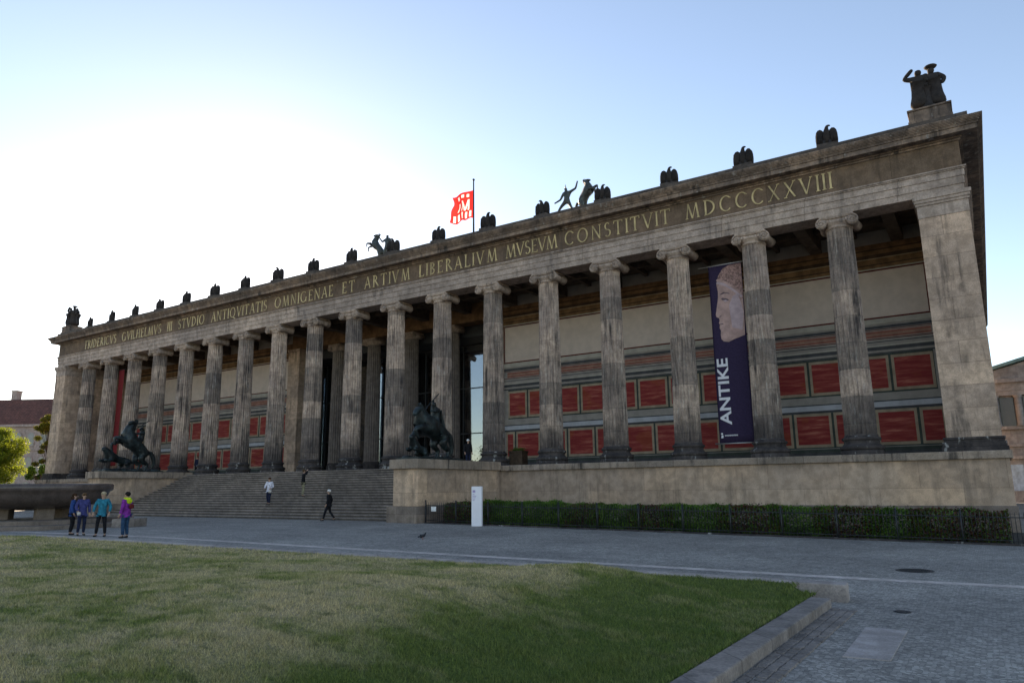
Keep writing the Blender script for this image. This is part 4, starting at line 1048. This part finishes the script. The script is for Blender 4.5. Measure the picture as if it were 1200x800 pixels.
# ------------------------------------------------------------------ banners
def text_mesh(body, size, font_mat, name, parent, ext=.002):
    cu = bpy.data.curves.new(name, 'FONT'); cu.body = body; cu.size = size; cu.extrude = ext; cu.offset = .022
    o = bpy.data.objects.new(name, cu); C.objects.link(o)
    dg = bpy.context.evaluated_depsgraph_get(); dg.update()
    me = bpy.data.meshes.new_from_object(o.evaluated_get(dg)); me.materials.clear(); me.materials.append(font_mat)
    bpy.data.objects.remove(o); bpy.data.curves.remove(cu)
    xs_ = [v_.co.x for v_ in me.vertices]; ys_ = [v_.co.y for v_ in me.vertices]
    o = bpy.data.objects.new(name, me); C.objects.link(o); o.parent = parent
    return o, (min(xs_), max(xs_), min(ys_), max(ys_))
bn = empty('museum_banner', (29.72,1.0,0)); tag(bn, 'tall dark purple banner with a stone face and the word ANTIKE between two right columns', 'banner')
BW, BH = 1.9, 10.1
def sheet(mb, w_, z0, z1, amp=.03, n=14, m=24):
    v = [((i/n)*w_, amp*math.sin(i*1.3+j*.2)*(.5+.5*math.sin(j*.5)), z0+(z1-z0)*j/m) for j in range(m+1) for i in range(n+1)]
    mb.add(v, [(j*(n+1)+i, j*(n+1)+i+1, (j+1)*(n+1)+i+1, (j+1)*(n+1)+i) for j in range(m) for i in range(n)], 0, True)
mb = MB(); sheet(mb, BW, 0, BH, .012); o = mb.build('banner_cloth', cloth('banner_purple', (.04,.028,.065), .12), bn)
so_ = o.modifiers.new('t', 'SOLIDIFY'); so_.thickness = .012; so_.offset = 1
mb = MB(); mb.tube([(-.6,0,BH+.03),(BW+.7,0,BH+.03)], .035, 8); steel = plain('steel_bar', (.5,.5,.5), .4, .1, 5, .05, .5, .6); mb.build('banner_bar', steel, bn)
mb = MB(); mb.tube([(-.25,0,-.03),(BW+.25,0,-.03)], .035, 8); mb.build('banner_bar', steel, bn)
facem = plain('printed_pink_stone', (.46,.3,.27), .8, .22, 2.4, .1); hairm = plain('printed_stone_hair', (.33,.2,.18), .8, .5, 11, .1); shm = plain('printed_dark_feature', (.12,.085,.1), .8, .3, 6); ltm = plain('printed_lilac_cheek', (.48,.36,.38), .8, .15, 3)
fm = lambda u, z, d: (u, d, z)
mb = MB()
SXF = 1.0
prof = [(.56,9.35),(.5,8.95),(.47,8.55),(.46,8.25),(.41,7.95),(.33,7.55),(.27,7.25),(.3,7.1),(.43,7.03),(.47,6.9),(.42,6.75),(.46,6.62),(.43,6.45),(.5,6.3),(.47,6.05),(.5,5.8),(.62,5.66),(.9,5.6),(1.2,5.72),(1.5,5.8),(1.82,5.9),(1.86,7.0),(1.86,8.6),(1.4,9.1),(.9,9.35)]
mb.prism(prof[::-1], fm, -.03, -.026, 0)
mb.prism([(1.05,7.7),(1.15,6.4),(1.7,6.2),(1.84,7.2),(1.6,8.3),(1.3,8.2)][::-1] if False else [(1.05,7.7),(1.3,8.2),(1.6,8.3),(1.84,7.2),(1.7,6.2),(1.15,6.4)], fm, -.0315, -.031, 3)
hair_p = [(.46,8.6),(.42,9.05),(.55,9.5),(.85,9.9),(1.2,10.03),(1.88,10.04),(1.88,8.0),(1.7,7.9),(1.6,8.35),(1.2,8.75),(.8,9.0),(.55,9.0)]
mb.prism(hair_p, fm, -.034, -.0325, 1)
for i in range(13):   # braid of curls along the hairline
    t_ = i/12; u = .5+1.25*t_; z = 9.08-.95*t_**1.5
    for dz, rr in ((0,.085),(.16,.075)):
        pts = [(u+rr*math.cos(a*math.pi/4), z+dz+rr*math.sin(a*math.pi/4)) for a in range(8)]
        mb.prism(pts[::-1], fm, -.0375-.0004*(i % 2)-dz*.003, -.035, 0 if dz else 3)
mb.prism([(.62,8.12),(.75,8.0),(1.0,7.95),(1.08,8.02),(.9,8.12),(.72,8.18)], fm, -.036, -.035, 2)
mb.prism([(.72,8.02),(.86,7.9),(1.02,7.96),(.9,8.04)], fm, -.0375, -.037, 3)
mb.prism([(.6,8.42),(.8,8.5),(1.1,8.4),(1.15,8.33),(.85,8.43),(.62,8.35)], fm, -.036, -.035, 2)
mb.prism([(.45,6.68),(.62,6.7),(.68,6.66),(.6,6.63),(.46,6.64)], fm, -.036, -.035, 2)
mb.prism([(.44,7.06),(.56,7.1),(.6,7.2),(.5,7.12)], fm, -.036, -.035, 2)
mb.build('printed_face', [facem, hairm, shm, ltm], bn)
wtx = plain('white_print', (.75,.74,.78), .7, .05, 4)
o, bb = text_mesh('ANTIKE', 1.0, wtx, 'banner_lettering', bn)
L_ = bb[1]-bb[0]; Hh = bb[3]-bb[2]; sx = 3.72/L_; sy = .62/Hh
o.scale = (sx, sy, 1); o.rotation_euler = Euler((R(90), R(-90), 0)); o.location = (.13+.62, -.034, .98)
for v_ in o.data.vertices: v_.co.x -= bb[0]; v_.co.y -= bb[2]
# heavier strokes: a second, slightly wider set just behind
mb = MB(); mb.ball((.16,-.03,.5), .06, 0, 10, 6, (1,.2,1)); mb.prism([(.1,.27),(.22,.27),(.24,.42),(.13,.42)], fm, -.035, -.03)
for k in range(16): mb.box(.32+.045*k, .35+.045*k, -.034, -.03, .36+.005*(k % 3), .44)
mb.build('banner_logo', wtx, bn)
rb_ = empty('museum_banner', (-32.0,.5,0)); tag(rb_, 'narrow plain red banner hanging in the portico near the left corner pier', 'banner')
mb = MB(); sheet(mb, .95, 0.3, 10.0, .02); o = mb.build('banner_cloth', cloth('banner_red', (.17,.02,.022), .15), rb_)
so_ = o.modifiers.new('t', 'SOLIDIFY'); so_.thickness = .012
mb = MB(); mb.tube([(-.2,0,10.03),(1.15,0,10.03)], .035, 8); mb.build('banner_bar', M['iron'], rb_)

# ------------------------------------------------------------------ stele, railing, hedge
pl = empty('info_pillar', (20.8,-9.55,gz(20.8))); pl.rotation_euler.z = R(18); tag(pl, 'tall plain white information pillar in front of the hedge', 'sign')
mb = MB(); mb.box(-.26,.26,-.1,.1,0,1.9); mb.build('panel', plain('white_enamel', (.74,.73,.78), .45, .04, 2, .02, .5), pl, bevel=.012)
mb = MB(); mb.box(-.2,-.06,-.104,-.1005,1.6,1.72); 
for k in range(5): mb.box(-.2,-.2+.1+.03*((k*7) % 4), -.104, -.1005, 1.5-.07*k, 1.525-.07*k)
mb.build('printed_mark', plain('violet_print', (.4,.33,.52), .6), pl)

rl = empty('iron_railing', (0,0,0)); tag(rl, 'low black iron railing along the foot of the podium in front of the hedge', 'fence')
def rail_panel(x0, x1, y0, y1):
    mb = MB(); n_ = 16
    for z in (.16, .92):
        mb.tube([(x0,y0,gz(x0)+z),(x1,y1,gz(x1)+z)], .018, 6)
    for i in range(n_):
        t_ = (i+.5)/n_; x = x0+(x1-x0)*t_; y = y0+(y1-y0)*t_
        mb.tube([(x,y,gz(x)+.05),(x,y,gz(x)+1.04),(x,y,gz(x)+1.1)], [.012,.012,.003], 5)
    mb.build('railing_panel', M['iron'], rl)
    mb = MB(); mb.tube([(x0,y0,gz(x0)-.05),(x0,y0,gz(x0)+1.12)], .03, 8); mb.ball((x0,y0,gz(x0)+1.15), .045, 0, 8, 6); mb.build('railing_post', M['iron'], rl)
    mb = MB(); mb.box(x0+.002,x1-.002,y0-.09,y0+.09,gz(x1)-.1,gz(x0)+.05); mb.build('railing_plinth', M['base'], rl)
xs_ = np.linspace(16.95, 45, 15)
for a_, b2 in zip(xs_[:-1], xs_[1:]): rail_panel(a_, b2, -8.85, -8.85)
sg = MB(); sg.box(-.16,.16,-.012,.012,0,.24); tag(sg.build('small_sign', plain('white_sign', (.72,.72,.7), .5), loc=(17.55,-8.92,gz(17.5)+.62)), 'small blank white plate on the railing beside the stair wall', 'sign')

hg = empty('hedge', (30,-7.6,gz(30))); tag(hg, 'long clipped hedge of alternating green and dark bronze shrubs below the podium wall', 'hedge')
segs = [(17.9,20.4,'b'),(20.4,24.4,'g'),(24.4,25.2,'g'),(25.2,26.5,'b'),(26.5,28.4,'g'),(28.4,30.0,'b'),(30.0,32.5,'g'),(32.5,34.6,'b'),(34.6,36.3,'g'),(36.3,38.1,'b'),(38.1,39.6,'g'),(39.6,42.1,'b')]
for x0, x1, k in segs:
    vol = (x1-x0); n_ = int(3600*vol)
    top = 1.02 + random.uniform(-.04,.06)
    P = np.stack([rng.uniform(x0-.3, x1+.3, n_), rng.uniform(-.55,.55, n_), rng.uniform(0, 1, n_)], 1)
    sh = rng.random(n_)   # push most leaves to the clipped faces
    f_ = sh < .4; P[f_,1] = -.55 + rng.normal(0,.05,f_.sum()); t_ = (sh > .4) & (sh < .7); P[t_,2] = 1 + rng.normal(0,.04,t_.sum())
    wob = np.array([mnoise.noise((a_*1.3, b_*1.3, 0)) for a_, b_ in P[:,:2]])
    P[:,2] = P[:,2]*(top + .16*wob) + np.where(rng.random(n_) < .03, rng.uniform(0,.12,n_), 0); P[:,1] += .06*np.array([mnoise.noise((a_*1.7, 0, c_*1.7)) for a_, c_ in P[:,[0,2]]])
    P[:,0] -= 30; 
    zz = np.array([gz(a_+30)-gz(30) for a_ in P[:,0]]); P[:,2] += zz
    if k == 'b':
        pick = rng.random(n_) < .42 + .25*np.array([mnoise.noise((a_*1.1, c_*1.5, 7)) for a_, c_ in P[:,[0,2]]])
        quads_mesh('foliage', P[pick], rng.uniform(.03,.058,pick.sum()), M['leaf_green'], hg)
        P = P[~pick]
    quads_mesh('foliage', P, rng.uniform(.03,.058,len(P)), M['leaf_green' if k == 'g' else 'leaf_bronze'], hg)
bd = MB(); bd.add([(16.9,-8.75,gz(16.9)+.03),(43,-8.75,gz(43)+.03),(43,-1.47,gz(43)+.03),(28.5,-1.47,gz(28.5)+.03),(16.9,-1.47,gz(16.9)+.03),(28.5,-8.75,gz(28.5)+.03)], [(0,5,3,4),(5,1,2,3)])
tag(bd.build('planting_bed', plain('dark_soil', (.035,.028,.02), .95, .3, 6, .5)), 'soil bed below the podium wall', 'ground', kind='structure')

# planter in the portico and an added shrub standing in for trees reflected in the glass
pt = empty('planter_box', (16.35,1.2,FZ)); tag(pt, 'brown planter box standing on the terrace right of the stair hall', 'planter')
mb = MB(); mb.box(-.5,.5,-.35,.35,0,.95); mb.box(-.54,.54,-.39,.39,.9,1.0); mb.build('planter', plain('brown_wood', (.07,.045,.03), .8, .3, 5, .3), pt, bevel=.01)
n_ = 500; P = np.stack([rng.normal(0,.25,n_), rng.normal(0,.18,n_), 1.0+np.abs(rng.normal(0,.1,n_))], 1); quads_mesh('foliage', P, rng.uniform(.03,.05,n_), M['leaf_green'], pt)
ts = empty('reflection_shrub', (9.0,8.6,FZ)); tag(ts, 'yellow-green potted shrub added at the glass as a stand-in for reflected trees, beside the horse statue', 'plant')
mb = MB(); mb.lathe([(.2,0),(.28,.5),(.3,.52),(.26,.5)], 16); mb.build('pot', M['iron'], ts)
n_ = 2600; P = np.stack([rng.normal(0,.5,n_), rng.normal(0,.22,n_), .6+rng.random(n_)*1.35], 1); quads_mesh('foliage', P, rng.uniform(.04,.08,n_), M['leaf_yellow'], ts)
mb = MB(); 
for i in range(7): mb.tube([(0,0,.45),(random.uniform(-.5,.5),random.uniform(-.2,.2),1.5)], [.02,.006], 5)
mb.build('stem', M['bark'], ts)

# ------------------------------------------------------------------ granite bowl
fb = empty('granite_bowl', (-.2,-20,-4.02)); tag(fb, 'huge shallow granite bowl on low stone blocks in the plaza, behind the four people', 'fountain')
gran = stone('polished_granite', (.135,.115,.11), (.1,.09,.088), (.06,.055,.055), .3, fine=26, rough=.24, bump=.04)
mb = MB()
mb.lathe([(.9,.86),(1.5,.9),(2.3,1.0),(2.95,1.25),(3.22,1.6),(3.28,1.78),(3.42,1.84),(3.45,1.92),(3.45,2.12),(3.38,2.18),(3.2,2.18),(3.0,1.95),(2.4,1.6),(1.2,1.4),(.02,1.35)], 72)
mb.build('bowl', gran, fb)
for k in range(3):
    a = R(90+120*k+18); mb = MB(); mb.box(-.32,.32,-.4,.4,.3,1.02); o = mb.build('support_block', M['plinth'], fb, bevel=.03); o.location = (1.5*math.cos(a),1.5*math.sin(a),0); o.rotation_euler.z = a
mb = MB()
def octo(r, z0, z1): mb.lathe([(r,z0),(r,z1)], 8, smooth=False)
octo(5.1,-.05,.2); octo(3.9,.203,.4) 
o = mb.build('stepped_base', M['plinth'], fb, bevel=.02); o.rotation_euler.z = R(22.5)
for k in range(4):
    a = R(20+90*k); mb = MB(); mb.box(-.9,.9,-.28,.28,0,.42); o = mb.build('stone_bench', M['step'], fb, bevel=.02); o.location = (5.75*math.cos(a),5.75*math.sin(a),0); o.rotation_euler.z = a+math.pi/2

# pigeon
pg = empty('pigeon', (24.05,-17.5,gz(24.05))); pg.rotation_euler.z = R(100); tag(pg, 'dark pigeon walking on the setts in front of the steps', 'bird')
pm = plain('pigeon_feathers', (.02,.022,.028), .6, .3, 20)
b0 = skin('tmp', dict(tl=((0,.24,.1),.02), t0=((0,.13,.125),.035), bo=((0,.02,.15),.07), ch=((0,-.08,.17),.06), nk=((0,-.12,.23),.033), hd=((0,-.14,.28),.03), bk=((0,-.19,.275),.008)), [('bo','t0'),('t0','tl'),('bo','ch'),('ch','nk'),('nk','hd'),('hd','bk')], pm, None, root=2)
mb = MB(); merge_into(mb, b0); mb.build('pigeon_body', pm, pg)
for s in (1,-1):
    mb = MB(); mb.tube([(s*.025,0,.1),(s*.028,-.01,.01),(s*.028,-.05,.006)], .007, 5); mb.build('leg', plain('pigeon_leg', (.3,.1,.08), .6), pg)
pg.scale = (.9,)*3

# ------------------------------------------------------------------ trees
def tree(label, loc, rad, h, n_, mat, trunk=.12, base=.22, lo=.3, size=(.06,.11), clumps=26):
    e = empty('tree', loc); tag(e, label, 'tree')
    mb = MB(); mb.tube([(0,0,-.1),(.05,0,h*.3),(0,.1,h*.6),(.05,0,h*.92)], [trunk,trunk*.8,trunk*.5,trunk*.15], 8)
    cs = []
    for i in range(clumps):
        a = random.uniform(0, 2*math.pi); zt = random.uniform(lo, .96); rr = rad*math.sqrt(random.random())*math.sin(math.pi*min(1, (zt-lo*.6)/(1.08-lo*.6)))**.6
        c_ = Vector((rr*math.cos(a), rr*math.sin(a), zt*h)); cs.append((c_, random.uniform(.2,.36)*rad))
        mb.tube([(0,0,max(.2*h, c_.z*.65)), tuple(c_*.6+Vector((0,0,c_.z*.3))), tuple(c_)], [trunk*.35,trunk*.2,.01], 5)
    mb.build('trunk', M['bark'], e)
    P = []
    for c_, r_ in cs:
        m = n_//clumps; d = rng.normal(size=(m,3)); d /= np.linalg.norm(d, axis=1)[:,None]
        P.append(np.array(c_)+d*(r_*rng.random(m)**.45)[:,None]*np.array([1,1,.75]))
    P = np.concatenate(P); quads_mesh('crown', P, rng.uniform(size[0], size[1], len(P)), mat, e)
tree('small bright green tree in sunlight left of the museum, above the granite bowl', (-46,-4.6,-4.02), 3.0, 8.6, 30000, M['leaf_sun'], clumps=60)
tree('slim yellow-green sunlit tree just left of the museum corner', (-62.3,8.2,-4.02), 1.7, 12.4, 16000, M['leaf_yellow'], lo=.3, clumps=34)
tree('low dark green bush-like tree at the left foot of the museum', (-52.5,3.2,-4.02), 1.6, 5.0, 12000, M['leaf_green'], lo=.15, clumps=20)

# ------------------------------------------------------------------ house on the left
hs_ = empty('town_house', (-96,16,-4.02)); hs_.rotation_euler.z = R(28); tag(hs_, 'grey town house with a reddish brown tiled roof and arched windows left of the museum', 'house')
wallm = stone('house_render', (.42,.39,.37), (.36,.33,.32), (.12,.11,.11), .4); tile = stone('roof_tiles', (.19,.09,.075), (.15,.075,.065), (.07,.045,.045), .5, joints=(.5,.35,.03))
mb = MB(); mb.box(-22,14,0,12,-.5,12.6); mb.build('wall', wallm, hs_)
mb = MB(); mb.box(-22.4,14.4,-.4,12.4,12.6,13.0); mb.box(-22.2,14.2,-.2,0,8.6,8.9); mb.build('cornice', wallm, hs_)
mb = MB(); mb.add([(-22.4,-.4,13.003),(14.4,-.4,13.003),(14.4,12.4,13.003),(-22.4,12.4,13.003),(-17,5,17.9),(9.5,5,17.9),(9.5,7,17.9),(-17,7,17.9)], [(0,1,5,4),(1,2,6,5),(2,3,7,6),(3,0,4,7),(4,5,6,7)])
rf = mb.build('roof', tile, hs_)
for x in (-3.2, 6.6):
    mb = MB(); mb.box(x-.5,x+.5,5.4,6.6,17.5,19.4); mb.box(x-.6,x+.6,5.3,6.7,19.403,19.6); mb.build('chimney', wallm, rf)
paneg = plain('pale_window_pane', (.16,.17,.18), .12, .15, .6, .02, .6)
for fl_, (z0, z1) in enumerate(((1.2,3.6),(5.2,7.6),(9.4,11.6))):
    for k in range(15):
        x = -20.5+k*2.35; n_ = 8
        arch = [(x-.55,z0),(x+.55,z0),(x+.55,z1-.55)] + [(x+.55*math.cos(math.pi*i/n_), z1-.55+.55*math.sin(math.pi*i/n_)) for i in range(1, n_)] + [(x-.55,z1-.55)]
        big_ = [(x+(u-x)*1.3, z0-.15+(z_-z0)*1.12) for u, z_ in arch]
        mb = MB(); mb.prism(big_, lambda u, z_, d: (u, d, z_), -.1, .1); wf = mb.build('window', wallm, hs_)
        mb = MB(); mb.prism(arch, lambda u, z_, d: (u, d, z_), -.13, -.101); mb.build('pane', paneg, wf)

# ------------------------------------------------------------------ colonnaded building on the right
cb = empty('colonnade_building', (44,57.5,-4.37)); tag(cb, 'pale classical building with tall dark windows between columns behind the right corner of the museum', 'building')
CZ = 4.37; pale = stone('pale_limestone', (.31,.32,.325), (.26,.27,.275), (.12,.11,.115), .4, joints=(1.6,.7,.01)); green_roof = plain('green_copper_roof', (.12,.2,.19), .7, .2, 2)
darkwin = plain('dark_window', (.03,.024,.03), .2, .2, 1, .02, .5)
mb = MB(); mb.box(-4,36,.0,14,-.3,1.5+CZ); mb.box(-4,36,.4,14,1.503+CZ,7.1+CZ); mb.build('wall', pale, cb)
mb = MB(); mb.box(-4.2,36.2,-.5,.0,.2+CZ,.55+CZ); mb.box(-4.2,36.2,-.3,.397,1.503+CZ,1.8+CZ); mb.box(-4.2,36.2,-.15,.395,3.4+CZ,3.75+CZ); mb.build('ledge', pale, cb)
mb = MB(); mb.box(-4,36,-.2,14.1,7.103+CZ,7.6+CZ); mb.box(-4,36,-.28,14.1,7.603+CZ,8.5+CZ); mb.box(-4.3,36.3,-.7,14.2,8.503+CZ,8.9+CZ); mb.build('entablature', pale, cb)
mb = MB(); mb.prism([(-4.3,8.903+CZ),(36.3,8.903+CZ),(16,14.3+CZ)], lambda u, z_, d: (u, d, z_), -.2, 13.9); mb.build('pediment', pale, cb)
mb = MB()
for (xa, za), (xb, zb) in (((-4.6,8.9+CZ),(16,14.5+CZ)),((36.6,8.9+CZ),(16,14.5+CZ))):
    mb.add([(xa,-.8,za),(xb,-.8,zb),(xb,14,zb),(xa,14,za),(xa,-.8,za+.35),(xb,-.8,zb+.35),(xb,14,zb+.35),(xa,14,za+.35)], [(0,3,2,1),(4,5,6,7),(0,1,5,4),(1,2,6,5),(2,3,7,6),(3,0,4,7)])
mb.build('roof', green_roof, cb)
for k in range(18):
    x = -2.8+k*2.15
    if k < 17:
        mb = MB(); mb.box(x+.45,x+1.7,.3,.397,3.753+CZ,6.9+CZ); w_o = mb.build('window', darkwin, cb)
        mb = MB(); mb.box(x+.5,x+1.65,.2,.297,-1.9+CZ,-.1+CZ) if False else mb.box(x+.4,x+1.75,-.02,.05,-3.2+CZ,-.4+CZ); mb.build('window', plain('blue_pane', (.2,.26,.36), .15, .35, 1.5, .02, .6) if k == 0 else bpy.data.materials['blue_pane'], cb)
    mb = MB(); mb.lathe([(.42,3.753),(.42,3.95),(.36,4.05),(.34,6.6),(.32,6.75),(.42,6.95),(.46,7.098)], 16, (x,.05,CZ)); mb.build('column', pale, cb)
# lawn strip at the right end behind the railing
